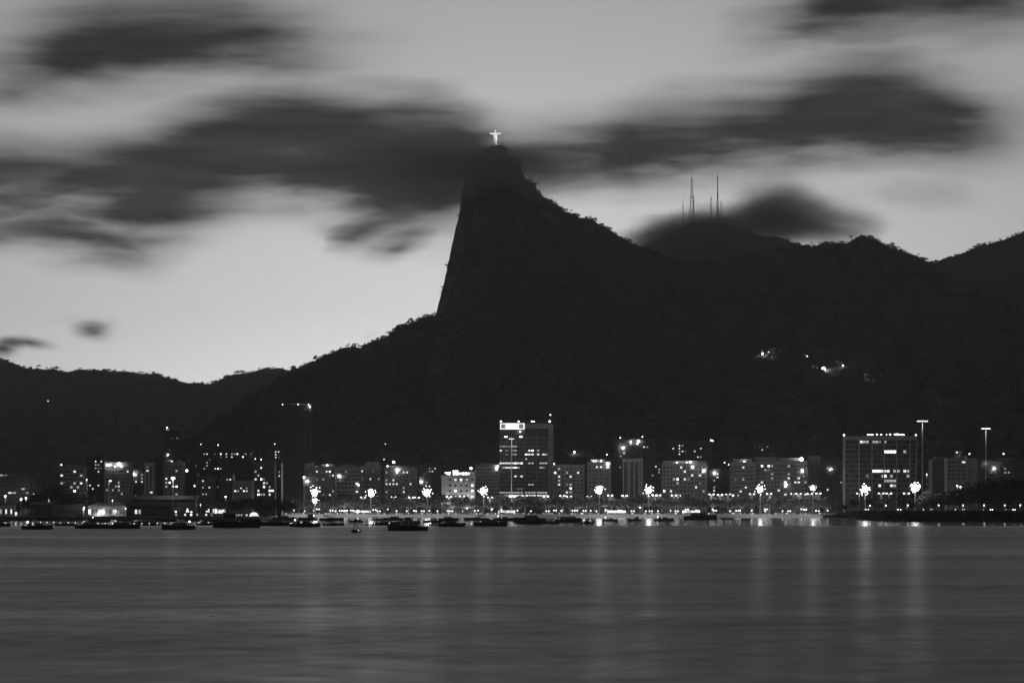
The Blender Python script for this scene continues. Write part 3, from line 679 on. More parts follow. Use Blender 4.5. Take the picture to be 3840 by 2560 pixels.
# ================================================================ buildings
LIT = [tuple(t) for t in (
 (3,1781,'m'),(24,1781,'d'),(110,1765,'m'),(176,1743,'b'),(166,1760,'b'),(171,1782,'b'),(230,1776,'b'),(283,1760,'b'),(311,1777,'m'),(310,1805,'b'),(283,1805,'m'),(230,1818,'m'),(265,1821,'m'),(287,1823,'m'),(283,1837,'v'),
 (357,1722,'b'),(376,1722,'b'),(402,1725,'d'),(356,1737,'m'),(366,1737,'m'),(358,1749,'m'),(365,1749,'d'),(355,1759,'m'),(364,1770,'b'),(365,1813,'b'),(332,1823,'b'),(324,1823,'m'),(350,1835,'b'),(324,1835,'m'),(377,1752,'d'),
 (478,1762,'b'),(447,1805,'m'),(450,1822,'b'),(436,1824,'m'),(420,1838,'m'),(394,1840,'m'),(449,1838,'m'),(459,1850,'m'),(463,1865,'b'),(448,1868,'m'),(39,1846,'b'),(49,1847,'m'),(81,1825,'m'),(81,1836,'m'),(102,1851,'d'),
 (502,1777,'v'),(513,1777,'b'),(534,1781,'m'),(534,1792,'m'),(509,1805,'b'),(528,1804,'b'),(509,1853,'m'),(534,1854,'m'),(539,1754,'m'),(552,1763,'b'),(553,1747,'d'),(566,1850,'b'),(595,1777,'b'),(607,1813,'b'),(625,1793,'b'),(620,1811,'m'),(642,1809,'v'),(657,1823,'v'),(643,1825,'b'),(623,1825,'m'),(656,1852,'m'),(667,1765,'m'),(631,1704,'b'),(636,1686,'d'),(660,1643,'m'),(647,1642,'d'),
 (762,1696,'m'),(772,1697,'m'),(781,1696,'b'),(812,1697,'d'),(833,1694,'v'),(845,1695,'b'),(845,1708,'b'),(845,1718,'m'),(833,1717,'d'),(868,1696,'m'),(883,1696,'m'),(892,1692,'v'),(924,1696,'m'),(937,1696,'d'),(873,1717,'b'),(906,1715,'v'),(791,1729,'d'),(780,1740,'m'),(773,1750,'m'),(761,1760,'m'),(734,1749,'d'),(811,1762,'b'),(820,1760,'v'),(831,1762,'m'),
 (761,1800,'b'),(735,1825,'v'),(763,1825,'m'),(780,1825,'b'),(761,1850,'b'),(767,1851,'m'),(779,1851,'m'),(854,1803,'m'),(863,1803,'b'),(878,1791,'d'),(811,1825,'d'),(887,1844,'v'),(898,1844,'m'),(910,1844,'v'),(922,1844,'b'),(906,1834,'b'),(923,1833,'m'),(933,1867,'m'),
 (963,1764,'m'),(964,1778,'m'),(979,1747,'b'),(963,1792,'b'),(978,1792,'v'),(991,1793,'d'),(988,1807,'b'),(993,1819,'v'),(1007,1820,'m'),(1008,1833,'v'),(1021,1835,'v'),(964,1836,'b'),(993,1848,'v'),(966,1851,'b'),(965,1864,'v'),(977,1865,'m'),(993,1864,'m'),(1008,1863,'b'),(998,1807,'m'),(1043,1764,'m'),(1043,1778,'b'),(1034,1696,'b'),(1047,1695,'b'),(1035,1705,'b'),(1035,1716,'b'),(1045,1716,'d'),
 (1183,1760,'b'),(1221,1763,'b'),(1233,1762,'v'),(1253,1777,'b'),(1216,1849,'m'),(1232,1863,'b'),(1214,1800,'m'),(1253,1834,'m'),(1182,1791,'d'),(1233,1779,'d'),(1274,1786,'v'),(1292,1759,'d'),(1345,1818,'b'),(1345,1847,'b'),(1352,1761,'b'),(1363,1762,'b'),(1395,1761,'d'),(1388,1790,'b'),(1415,1790,'m'),(1352,1791,'d'),
 (1491,1762,'v'),(1518,1760,'b'),(1528,1760,'b'),(1450,1777,'m'),(1477,1803,'b'),(1450,1806,'m'),(1451,1821,'b'),(1464,1821,'b'),(1476,1821,'b'),(1490,1820,'b'),(1534,1820,'b'),(1519,1833,'m'),(1520,1848,'b'),(1450,1849,'m'),(1450,1863,'m'),(1444,1712,'b'),(1476,1732,'v'),(1453,1747,'b'),
 (1610,1753,'m'),(1636,1753,'b'),(1625,1763,'b'),(1608,1763,'m'),(1594,1773,'d'),(1579,1805,'v'),(1602,1805,'m'),(1771,1819,'v'),(1771,1839,'v'),(1708,1840,'v'),(1708,1862,'v'),(1750,1861,'v'),(1771,1861,'b'),(1723,1798,'v'),(1708,1798,'b'),(1740,1798,'b'),(1755,1798,'m'),(1864,1750,'b'),(1861,1758,'b'),
 (1998,1685,'v'),(1987,1686,'b'),(2017,1686,'m'),(1973,1701,'v'),(1987,1701,'b'),(1998,1701,'b'),(2023,1701,'b'),(2035,1701,'b'),(2047,1701,'m'),(1975,1716,'m'),(1987,1732,'m'),(1998,1732,'m'),(2027,1732,'m'),(2039,1732,'m'),(2048,1732,'m'),(2027,1750,'m'),(2035,1750,'d'),(1987,1814,'m'),(1999,1814,'m'),
 (1888,1673,'m'),(1878,1673,'d'),(1900,1673,'d'),(1910,1673,'d'),(1922,1673,'m'),(1935,1673,'m'),(1880,1688,'b'),(1900,1688,'d'),(1922,1688,'d'),(1935,1688,'m'),(1900,1704,'d'),(1922,1704,'d'),(1935,1704,'m'),(1878,1736,'b'),(1889,1736,'b'),(1900,1736,'b'),(1911,1736,'b'),(1922,1736,'b'),(1933,1736,'v'),(1944,1736,'b'),(1956,1736,'v'),(1889,1752,'m'),(1900,1752,'b'),(1911,1752,'b'),(1922,1752,'b'),(1933,1752,'v'),(1944,1752,'m'),(1933,1785,'b'),(1956,1785,'b'),(1944,1832,'d'),(1956,1832,'d'),
 (2082,1771,'v'),(2097,1757,'m'),(2097,1786,'b'),(2140,1787,'b'),(2126,1771,'m'),(2168,1770,'b'),(2097,1802,'m'),(2097,1816,'b'),(2126,1816,'d'),(2139,1816,'m'),(2141,1828,'v'),(2123,1845,'b'),(2139,1845,'m'),(2254,1742,'b'),(2279,1740,'v'),(2238,1757,'b'),
 (2365,1656,'b'),(2394,1654,'v'),(2380,1655,'d'),(2336,1679,'v'),(2344,1680,'m'),(2411,1678,'b'),(2431,1679,'m'),(2345,1701,'b'),(2333,1713,'m'),(2332,1745,'m'),(2332,1756,'m'),(2461,1743,'b'),(2461,1754,'b'),(2472,1755,'m'),(2479,1776,'m'),(2451,1786,'m'),
 (2548,1667,'b'),(2559,1666,'m'),(2526,1678,'b'),(2548,1678,'b'),(2559,1688,'b'),(2548,1688,'m'),(2572,1688,'d'),(2602,1687,'b'),(2627,1676,'b'),(2551,1702,'b'),(2616,1708,'b'),(2627,1709,'m'),
 (2555,1751,'b'),(2598,1751,'v'),(2567,1767,'b'),(2637,1766,'v'),(2596,1781,'b'),(2625,1781,'b'),(2541,1796,'v'),(2527,1796,'m'),(2567,1796,'b'),(2540,1811,'m'),(2609,1826,'b'),(2491,1840,'v'),(2517,1840,'b'),(2638,1840,'m'),(2543,1855,'b'),(2625,1811,'d'),(2583,1796,'d'),(2679,1773,'v'),(2697,1775,'b'),(2697,1790,'b'),(2678,1804,'m'),(2676,1824,'m'),(2674,1834,'b'),
 (2792,1742,'b'),(2856,1741,'v'),(2882,1741,'v'),(2890,1741,'m'),(2964,1741,'m'),(2882,1757,'d'),(2869,1759,'m'),(2892,1771,'b'),(2899,1771,'m'),(2964,1771,'m'),(3008,1768,'v'),(2755,1792,'d'),(2790,1792,'m'),(2895,1787,'m'),(2953,1787,'b'),(2993,1787,'b'),(2951,1802,'v'),(2978,1802,'b'),(2993,1802,'b'),(3018,1802,'m'),(2948,1817,'v'),(2920,1833,'b'),(2802,1821,'b'),(2779,1837,'b'),(2753,1853,'v'),(2765,1852,'m'),(2855,1802,'b'),(3020,1847,'b'),(2951,1862,'b'),(2858,1685,'b'),(2880,1668,'m'),(2846,1668,'d'),
 (3112,1761,'b'),(3119,1761,'m'),(3099,1753,'m'),(3159,1802,'m'),(3105,1833,'b'),
 (3233,1656,'b'),(3245,1656,'m'),(3257,1656,'m'),(3275,1656,'m'),(3287,1656,'m'),(3298,1656,'d'),(3322,1656,'m'),(3318,1693,'v'),(3330,1693,'v'),(3342,1693,'v'),(3355,1693,'v'),(3393,1693,'m'),(3275,1765,'v'),(3286,1765,'v'),(3298,1765,'v'),(3307,1765,'b'),(3319,1765,'b'),(3337,1765,'b'),(3355,1765,'m'),(3375,1765,'m'),(3392,1765,'b'),(3405,1765,'m'),(3310,1784,'m'),(3321,1784,'v'),(3339,1784,'m'),(3248,1784,'d'),(3405,1784,'m'),(3318,1802,'m'),(3330,1802,'m'),(3342,1802,'m'),(3355,1802,'m'),(3298,1820,'b'),(3338,1820,'b'),(3355,1820,'m'),
 (3612,1732,'b'),(3770,1754,'m'),(3770,1768,'m'),(3785,1768,'m'),(3710,1768,'d'))]
LIT_LEFT = list(LIT)
CLS = {'d': 'lit_dim', 'm': 'lit_mid', 'b': 'lit_bright', 'v': 'lit_vbright'}
WALL = {}
def wall_mat(v):
    v = round(v * (.72 if v < .3 else .75), 2)
    if v not in WALL: WALL[v] = mat('wall_%d' % int(v*100), v, 0.9, 0.2, 0.22, 0.18)
    return WALL[v]

def window_mesh(w, h, pane, mull):
    mb = MB(); f = min(.14, w*.07)
    mb.quad((-w/2, .02, 0), (w/2, .02, 0), (w/2, .02, h), (-w/2, .02, h), 0)
    for (a, b_, c, d) in ((-w/2, -w/2+f, 0, h), (w/2-f, w/2, 0, h), (-w/2+f, w/2-f, 0, f), (-w/2+f, w/2-f, h-f, h)): mb.box(a, b_, -.06, .018, c, d, 1)
    for k in range(mull):
        x = -w/2 + w*(k+1)/(mull+1); mb.box(x-f*.3, x+f*.3, -.04, .018, f, h-f, 1)
    return mb.mesh('window', [pane, M['frame']])

UNLIT = ('pane_dark', 'pane_curtain', 'pane_dark', 'pane_blind', 'pane_curtain', 'pane_dark')
BLD = []
ROOFLAMPS = []
def building(label, x0, x1, yt, Y, cols, rp, wf=.6, hf=.55, wall=.3, depth=16, ytop_off=8, ybot=1866, xm=3, bands=False, fins=None, rows=None, colpos=None, mull=1, lobby=0, parapet=.9, pents=(), name='apartment_block', cat='building', skew=0, lamps=()):
    """an apartment or office block; facade rows and columns in photo px, real openings with set-back windows"""
    zt = Z_at(yt, Y); xa, xb = X_at(x0, Y), X_at(x1, Y); zb = 1.5
    ox = (xa + xb) / 2
    root = thing(name, label, cat, (ox, Y, zb), R(skew))
    def lx(px): return X_at(px, Y) - ox
    def lz(py): return Z_at(py, Y) - zb
    W2 = (xb - xa) / 2; H = zt - zb
    wm = wall_mat(wall)
    ry = rows if rows else [yt + ytop_off + rp*(k + .5) for k in range(int((ybot - yt - ytop_off) / rp))]
    cx = colpos if colpos else [x0 + xm + (x1 - x0 - 2*xm) * (k + .5) / cols for k in range(cols)]
    pitch = (cx[1] - cx[0]) if len(cx) > 1 else (x1 - x0) * .6
    ww = wf * pitch / F * Y; hh = hf * rp / F * Y
    # facade with openings
    xs = [-W2]
    for c in cx: xs += [lx(c) - ww/2, lx(c) + ww/2]
    xs.append(W2)
    zs = [0.0]
    for r_ in sorted(ry, reverse=True): zs += [lz(r_) - hh/2, lz(r_) + hh/2]
    zs.append(H)
    mb = MB(); dp = .38
    for i in range(len(xs) - 1):
        for j in range(len(zs) - 1):
            a, b_, c, d = xs[i], xs[i+1], zs[j], zs[j+1]
            if i % 2 == 1 and j % 2 == 1:
                mb.quad((a, 0, c), (b_, 0, c), (b_, dp, c), (a, dp, c)); mb.quad((a, dp, d), (b_, dp, d), (b_, 0, d), (a, 0, d))
                mb.quad((a, 0, d), (a, 0, c), (a, dp, c), (a, dp, d)); mb.quad((b_, 0, c), (b_, 0, d), (b_, dp, d), (b_, dp, c))
            else: mb.quad((a, 0, c), (b_, 0, c), (b_, 0, d), (a, 0, d))
    mb.quad((W2, 0, 0), (W2, depth, 0), (W2, depth, H), (W2, 0, H)); mb.quad((-W2, depth, 0), (-W2, 0, 0), (-W2, 0, H), (-W2, depth, H))
    mb.quad((W2, depth, 0), (-W2, depth, 0), (-W2, depth, H), (W2, depth, H)); mb.quad((-W2, 0, H), (W2, 0, H), (W2, depth, H), (-W2, depth, H))
    mb.build('wall', wm, root)
    # windows, each its own part
    meshes = {}
    def wmesh(c):
        if c not in meshes: meshes[c] = window_mesh(ww*.995, hh*.995, M[c], mull)
        return meshes[c]
    lit = {}
    for p in list(LIT_LEFT):
        if x0 - 1 <= p[0] <= x1 + 1 and yt - 1 <= p[1] <= ybot + 4:
            i = min(range(len(cx)), key=lambda k: abs(cx[k] - p[0])); j = min(range(len(ry)), key=lambda k: abs(ry[k] - p[1]))
            if abs(ry[j] - p[1]) < rp * .9 and abs(cx[i] - p[0]) < max(14, pitch): lit[(i, j)] = CLS[p[2]]; LIT_LEFT.remove(p)
    for j, r_ in enumerate(ry):
        for i, c in enumerate(cx):
            k = lit.get((i, j)) or UNLIT[(i*7 + j*13 + i*j*3 + int(x0)) % 6]
            if lobby and j >= len(ry) - lobby: k = 'lit_bright' if j == len(ry) - 1 else 'lit_mid'
            obj('window', wmesh(k), root, (lx(c), dp - .03, lz(r_) - hh/2))
    if bands:
        bm_ = None
        for j in range(len(ry)):
            z1 = lz(ry[j]) + hh/2 + .02; z0 = lz(ry[j]) + rp*(1 - hf)/F*Y + hh/2 - .02
            z0, z1 = min(z0, z1), max(z0, z1)
            if bm_ is None:
                q = MB(); q.box(-W2 + .02, W2 - .02, -.4, -.003, 0, (z1 - z0) * .62); bm_ = q.mesh('floor_band', wall_mat(min(.55, wall + .12)))
            obj('floor_band', bm_, root, (0, 0, z0 + (z1 - z0) * .19))
    if fins:
        for c in fins:
            q = MB(); q.box(-.35, .35, -.8, -.003, 0, H - 2.2); obj('pier', q.mesh('pier', wall_mat(.55)), root, (lx(c), 0, 0))
        q = MB(); q.box(-W2 - .1, W2 + .1, -.85, -.004, H - 2.15, H + .1); q.build('top_beam', wall_mat(.5), root)
    q = MB()
    for (a, b_, c, d) in ((-W2, W2, 0.003, .25), (-W2, W2, depth - .25, depth - .003), (-W2 + .003, -W2 + .25, .253, depth - .253), (W2 - .25, W2 - .003, .253, depth - .253)): q.box(a, b_, c, d, H + .002, H + parapet)
    q.build('parapet', wm, root)
    for (pa, pb, pt, pd) in pents:
        q = MB(); q.box(lx(pa), lx(pb), pd, pd + 7, H + .003, lz(pt)); q.box(lx(pa) - .25, lx(pb) + .25, pd - .25, pd + 7.25, lz(pt) + .003, lz(pt) + .35)
        q.build('penthouse', wall_mat(min(.5, wall + .05)), root)
    for (px, py, s) in lamps:
        q = MB(); q.sphere((0, 0, 0), .32*s, 8, 6, 0); q.tube((0, 0, min(-1.2, H - lz(py) if lz(py) > H else -1.2)), (0, 0, -.2*s), .06, n=5, mi=1)
        if lz(py) < H: q.tube((0, 0, 0), (0, .98, 0), .06, n=5, mi=1)
        obj('roof_lamp', q.mesh('roof_lamp', [M['lamp'], M['dark_steel']]), root, (lx(px), -1.0 if lz(py) < H else .6, lz(py)))
    BLD.append((x0, x1, Y, label)); return root, lx, lz, W2, H

B = building
# ---- front rank first so that lit windows go to what stands in front
# left quarter
B('low dark block with a dimly lit ribbon of windows at the far left', -120, 113, 1774, 1720, 14, 17, wall=.14, wf=.85, hf=.42, ybot=1866, rows=[1781,1815,1832,1847,1862], depth=20)
B('pale blank-walled block stepping down beside the white balcony block', 155, 214, 1787, 1760, 3, 18, wall=.26, wf=.3, hf=.35, pents=((178, 205, 1780, 2),))
B('block with broad white balcony bands and a tall pillar on its side', 222, 313, 1752, 1750, 7, 14.6, wall=.28, wf=.86, hf=.55, bands=True, ybot=1866, pents=((216, 228, 1737, -1.2), (245, 285, 1745, 4)), lamps=((230, 1742, 1.0),))
B('narrow dark block tucked between the balcony block and the lamp-crowned block', 318, 388, 1715, 1830, 6, 12.8, wall=.16, wf=.5, hf=.5)
B('apartment block whose roof carries a cluster of brilliant lamps', 392, 487, 1738, 1760, 8, 14, wall=.30, wf=.55, hf=.5, lamps=((402, 1743, 1.5), (413, 1743, 1.7), (432, 1748, 1.1), (447, 1739, 2.6), (456, 1748, 1.1)), pents=((395, 420, 1728, 4),))
B('slim slab with two tall vertical shafts framed in white', 543, 577, 1736, 1760, 2, 13.5, wall=.28, wf=.7, hf=.5, fins=(544.5, 559, 575.5))
B('dark low block left of the slim white slab', 490, 541, 1765, 1800, 4, 13, wall=.14, wf=.5, hf=.5, lamps=((502, 1777, 2.4),))
B('pale block with a stepped roof behind the tall lamp post', 614, 684, 1735, 1770, 5, 14.6, wall=.34, wf=.62, hf=.5, pents=((618, 641, 1725, 2), (660, 676, 1728, 4)), lamps=((644, 1730, 1.3),))
B('dark slender tower with a single light on its tip', 610, 672, 1618, 2150, 6, 11, wall=.16, wf=.6, hf=.35, ybot=1730, pents=((620, 634, 1608, 3),), lamps=((626, 1603, 1.5), (631, 1704, 1.1)))
B('dark cubic block right of the stepped pale block', 686, 738, 1778, 1830, 4, 14, wall=.13, wf=.5, hf=.5, lamps=((700, 1764, 2.4),))
B('squat dark block under the long block of lit top-floor windows', 740, 806, 1788, 1790, 5, 12.4, wall=.2, wf=.5, hf=.5)
B('flat-topped dark office block with lit upper corner windows', 808, 872, 1782, 1800, 5, 14, wall=.15, wf=.6, hf=.45)
B('pale low block with a blazing strip of first-floor windows', 874, 944, 1806, 1740, 6, 10.5, wall=.30, wf=.62, hf=.5)
B('long dark block with a bright row of top-floor windows', 716, 950, 1688, 2100, 22, 11, wall=.13, wf=.55, hf=.5, ybot=1772, pents=((745, 775, 1681, 4), (860, 900, 1680, 4)), lamps=((818, 1668, 1.1), (753, 1665, .8), (958, 1720, 1.0)))
B('apartment block with many brightly lit rooms next to the dark tower', 950, 1030, 1738, 1775, 7, 14.3, wall=.24, wf=.72, hf=.55, pents=((1000, 1022, 1728, 5),), lamps=((979, 1722, .8),))
B('blank-flanked narrow block in the shadow of the dark tower', 1031, 1054, 1740, 1790, 2, 14.3, wall=.2, wf=.4, hf=.5)
B('thin dark block with a vertical run of lit stair windows', 1004, 1053, 1680, 2080, 4, 10.5, wall=.14, wf=.5, hf=.5, ybot=1730, lamps=((1030, 1664, .8),))
B('tall unlit tower topped by a scatter of small lamps', 1056, 1166, 1521, 2250, 9, 12, wall=.17, wf=.75, hf=.4, ybot=1850, name='office_tower', pents=((1075, 1145, 1514, 4),), lamps=((1059, 1516, 1.3), (1075, 1520, 1.0), (1118, 1516, 1.2), (1151, 1519, 1.4), (1157, 1516, 1.2), (1162, 1525, 1.5)))
# centre left
B('grey apartment block at the left end of the seafront row', 1142, 1258, 1752, 1990, 9, 14.6, wall=.36, wf=.5, hf=.5, pents=((1145, 1173, 1738, 2), (1204, 1252, 1741, 3)), lamps=((1227, 1744, 1.8), (1187, 1749, 1.3), (1152, 1804, 2.2)))
B('seafront block with long balcony ledges', 1260, 1348, 1752, 1995, 6, 15, wall=.34, wf=.72, hf=.5, bands=True, pents=((1275, 1330, 1744, 3),), lamps=((1274, 1786, 2.0), (1345, 1818, 1.5)))
B('seafront block with a flat canopy on its roof', 1350, 1428, 1750, 1992, 7, 14.8, wall=.34, wf=.48, hf=.5, pents=((1368, 1420, 1733, 2),))
B('broad seafront block with a regular grid of small windows', 1440, 1562, 1755, 1985, 9, 14.6, wall=.36, wf=.45, hf=.48, pents=((1460, 1530, 1747, 3),), lamps=((1476, 1732, 2.6), (1491, 1762, 2.6), (1453, 1747, 1.6)))
B('dark stepped block rising behind the grid-windowed block', 1405, 1565, 1708, 2150, 12, 11.5, wall=.17, wf=.5, hf=.5, ybot=1750, pents=((1437, 1490, 1697, 3),), lamps=((1445, 1664, .8),))
B('shadowy block in the gap left of the floodlit hotel', 1572, 1650, 1743, 2060, 7, 10.5, wall=.18, wf=.45, hf=.5, lamps=((1579, 1805, 2.0),))
hot, lx, lz, W2, H = B('floodlit pale hotel with a bright roof terrace', 1655, 1782, 1786, 1960, 6, 21, wall=.55, wf=.42, hf=.42, rows=[1798, 1819, 1839.5, 1861], colpos=[1687, 1708, 1729, 1750, 1771], mull=1, name='hotel', lamps=((1766, 1755, 2.6),))
q = MB(); q.box(-W2 - .4, lx(1698), -.6, -.003, H - .6, H + .55); q.build('cornice', wall_mat(.6), hot)
q = MB(); q.box(lx(1761), W2 + .4, -.6, -.003, H - .6, H + .55); q.build('cornice', wall_mat(.6), hot)
q = MB(); q.box(lx(1697), lx(1760), -1.1, -.004, lz(1809), lz(1803)); q.build('balcony', wall_mat(.6), hot)
q = MB(); q.box(lx(1694), lx(1781), 3.0, 12, H + .95, lz(1768)); trf = q.build('terrace_roof', wall_mat(.3), hot)
for k, px in enumerate((1703, 1714, 1725, 1736, 1747, 1757)):
    obj('terrace_window', window_mesh(1.75, 2.0, M['lit_vbright' if k in (0, 1, 3, 4) else 'lit_bright'], 1), trf, (lx(px), 2.9, lz(1780.5)))
for px, py in ((1671, 1772), (1678, 1772), (1686, 1771), (1678, 1776), (1685, 1777), (1700, 1765.5), (1708, 1765.5), (1715, 1765.5)):
    q = MB(); q.sphere((0, 0, 0), .5, 8, 6); q.tube((0, 0, -1.2), (0, 0, -.4), .05, n=5, mi=1); obj('terrace_lamp', q.mesh('terrace_lamp', [M['lamp_small'], M['dark_steel']]), hot, (lx(px), 1.5, lz(py)))
for px in (1676, 1692, 1742, 1765):      # wall washers at its foot
    l = bpy.data.lights.new('wall_washer', 'SPOT'); l.energy = 5200; l.spot_size = R(95); l.spot_blend = .8; l.shadow_soft_size = .3
    lo = obj('wall_washer', l, hot, (lx(px), -3.6, 4.2)); lo.rotation_euler = (R(90 + 52), 0, 0)
B('dark slab behind the roof of the floodlit hotel', 1677, 1781, 1717, 2200, 9, 11, wall=.15, wf=.5, hf=.5, ybot=1768)
B('banded block between the floodlit hotel and the sign tower', 1784, 1872, 1745, 1985, 6, 13, wall=.27, wf=.8, hf=.5, bands=True, pents=((1800, 1850, 1736, 4),), lamps=((1866, 1748, 1.6), (1861, 1756, 1.6)))
# sign tower
tow, lx, lz, W2, H = B('tall dark glass tower carrying the glowing rooftop sign', 1873, 2055, 1586, 1985, 16, 15.8, wall=.09, wf=.88, hf=.42, depth=26, name='office_tower',
    rows=[1641, 1657, 1673, 1688.5, 1703, 1720, 1736, 1752.5, 1769, 1785, 1801, 1816, 1832, 1846, 1857], colpos=[1878, 1889, 1900, 1911, 1922, 1933, 1944, 1956, 1973, 1985, 1997, 2007, 2018, 2028, 2038, 2048], lobby=2, mull=1,
    lamps=((1879, 1580, 1.9), (1886, 1583, 1.2), (1945, 1580, 1.7), (1995, 1580, 1.9), (2003, 1582, 1.7), (2061, 1579, 1.8), (2064, 1555, 1.2), (1951, 1618, 1.4)))
for c in (1966.5, 2011.5):
    q = MB(); q.box(-.5, .5, -.9, -.003, 0, H - 5); obj('pier', q.mesh('pier', wall_mat(.2)), tow, (lx(c), 0, 0))
q = MB(); q.box(lx(2055.3), lx(2075), 1.5, 25, 0, H - .5); q.build('service_core', wall_mat(.26), tow)
q = MB(); q.tube((lx(2064), 6, H - .4), (lx(2064), 6, lz(1556)), .12, .08, 6); q.build('aerial', M['dark_steel'], tow)
# glowing sign: panel, lit outline, bright emblem
sg = thing('rooftop_sign', 'large glowing sign with a lit frame and blazing centre on the dark tower', 'sign', (X_at(1921, 1985), 1983.6, Z_at(1608, 1985)))
def sx(px): return X_at(px, 1983.6) - sg.location.x
def sz(py): return Z_at(py, 1983.6) - sg.location.z
M['sign_panel'] = mat('sign_panel', .55, .5, .4); M['sign_tube'] = emat('sign_tube', 1.3); M['sign_glow'] = emat('sign_glow', 30.0, sampled=True)
q = MB(); q.box(sx(1876), sx(1966), 0, .6, sz(1608), sz(1588)); q.build('panel', M['sign_panel'], sg)
for (a, b_, c, d) in ((1875.5, 1967, 1609, 1606.5), (1875.5, 1967, 1589, 1586.5), (1875.5, 1878.5, 1606.4, 1589.1), (1963.5, 1967, 1606.4, 1589.1)):
    q = MB(); q.box(sx(a), sx(b_), -.45, -.003, sz(c), sz(d)); q.build('frame_tube', M['sign_tube'], sg)
q = MB(); xa, xb, za, zb = sx(1898), sx(1943), sz(1606), sz(1589.3)
ring = []
for k in range(28):
    a = 2*math.pi*k/28; ca, sa = math.cos(a), math.sin(a)
    ring.append(((xa+xb)/2 + (xb-xa)/2*math.copysign(abs(ca)**.55, ca), (za+zb)/2 + (zb-za)/2*math.copysign(abs(sa)**.55, sa)))
q.rings([[(x, -.02, z) for x, z in ring], [(x, -.35, z) for x, z in ring]]); q.build('emblem', M['sign_glow'], sg)
sg2 = thing('rooftop_sign', 'dim unlit sign panel beside the glowing sign on the dark tower', 'sign', (X_at(2011, 1985), 1983.6, Z_at(1604, 1985)))
def sx2(px): return X_at(px, 1983.6) - sg2.location.x
def sz2(py): return Z_at(py, 1983.6) - sg2.location.z
q = MB(); q.box(sx2(1969), sx2(2053), 0, .5, sz2(1604), sz2(1588)); q.build('panel', mat('dim_panel', .22, .6, .3), sg2)
q = MB(); q.box(sx2(1969), sx2(2053), -.2, -.003, sz2(1605.5), sz2(1604.2)); q.build('rim', mat('dim_rim', .34, .6, .3), sg2)
# right of the tower
B('grey seafront block with an eight-column window grid', 2071, 2192, 1746, 1990, 8, 14.6, wall=.36, wf=.55, hf=.5, rows=[1757, 1771.5, 1786, 1801, 1816, 1830, 1845], colpos=[2082, 2097, 2111, 2126, 2140, 2154, 2168, 2182], lamps=((2078, 1739, 1.4),))
B('narrow seafront block with a lit roof terrace', 2203, 2291, 1735, 1988, 5, 14.6, wall=.36, wf=.5, hf=.5, colpos=[2212, 2228, 2238, 2254, 2279], pents=((2216, 2268, 1723, 2),), lamps=((2226, 1728, 1.5), (2234, 1729, 1.2), (2254, 1728, 1.5), (2279, 1738, 2.2), (2276, 1704, 1.0)))
B('tall narrow office block with white vertical piers', 2336, 2399, 1720, 1980, 6, 13, wall=.16, wf=.85, hf=.7, fins=(2338, 2355, 2361, 2378, 2397), name='office_block')
B('blank white flank wall block beside the white-piered office', 2400.5, 2411, 1721, 1982, 1, 40, wall=.5, wf=.1, hf=.1, rows=[1790], colpos=[2406])
B('dark wide block behind the white-piered office', 2306, 2462, 1650, 2200, 12, 11.5, wall=.17, wf=.5, hf=.5, ybot=1716, pents=((2330, 2400, 1645, 3),), lamps=((2326, 1641, 1.2), (2409, 1637, 1.2), (2365, 1656, 1.5), (2394, 1654, 2.2), (2336, 1679, 2.4)))
B('dim filler block left of the white-piered office', 2296, 2334, 1738, 2080, 3, 11, wall=.17, wf=.5, hf=.5)
B('dim filler block right of the white-piered office', 2413, 2481, 1735, 2070, 5, 11, wall=.19, wf=.5, hf=.5)
B('pale egg-crate block with twelve columns of square windows', 2484, 2652, 1741, 1985, 12, 14.9, wall=.44, wf=.58, hf=.56, rows=[1751.5, 1767, 1781.5, 1796, 1811, 1826, 1840.5, 1855], colpos=[2491, 2504, 2516.5, 2528, 2541, 2554.5, 2568, 2582, 2596, 2610.5, 2625, 2638.5], pents=((2488, 2650, 1729, 2.5),), lamps=((2539, 1735, 1.4), (2589, 1732, 2.2), (2575, 1734, 1.0), (2598, 1749, 1.6), (2640, 1763, 1.8)))
B('dark apartment block looming behind the egg-crate block', 2516, 2672, 1657, 2200, 13, 10.6, wall=.19, wf=.5, hf=.5, ybot=1730, pents=((2530, 2640, 1651, 3),), lamps=((2666, 1650, 1.6), (2672, 1652, 2.0)))
B('dim set-back block in the gap right of the egg-crate block', 2656, 2738, 1762, 2080, 6, 12.5, wall=.17, wf=.5, hf=.5, lamps=((2679, 1773, 2.0), (2717, 1734, 1.1), (2732, 1741, 1.0)))
B('grey block with ribbon windows at the left of the long seafront pair', 2741, 2834, 1736, 1985, 9, 15, wall=.36, wf=.9, hf=.42, pents=((2752, 2820, 1722, 3),), lamps=((2792, 1730, 1.6),))
B('long seafront block with scattered lit rooms, right of the ribbon-windowed block', 2836, 3030, 1731, 1988, 15, 15.2, wall=.34, wf=.72, hf=.46, pents=((2838, 2912, 1715, 3), (2920, 3010, 1717, 4)), lamps=((3006, 1721, 4.0), (2948, 1817, 1.8), (3008, 1767, 1.8)))
B('windowless grey flank at the right end of the long seafront block', 3031, 3078, 1713, 2010, 2, 40, wall=.28, wf=.2, hf=.12, rows=[1770, 1840])
B('dark tower peeping up behind the long seafront block', 2832, 2886, 1661, 2250, 5, 11, wall=.17, wf=.5, hf=.4, ybot=1718)
B('dim low block left of the large lamp-edged office', 3082, 3163, 1726, 2080, 6, 13.5, wall=.18, wf=.5, hf=.5, lamps=((3112, 1761, 1.2), (3119, 1758, .9)))
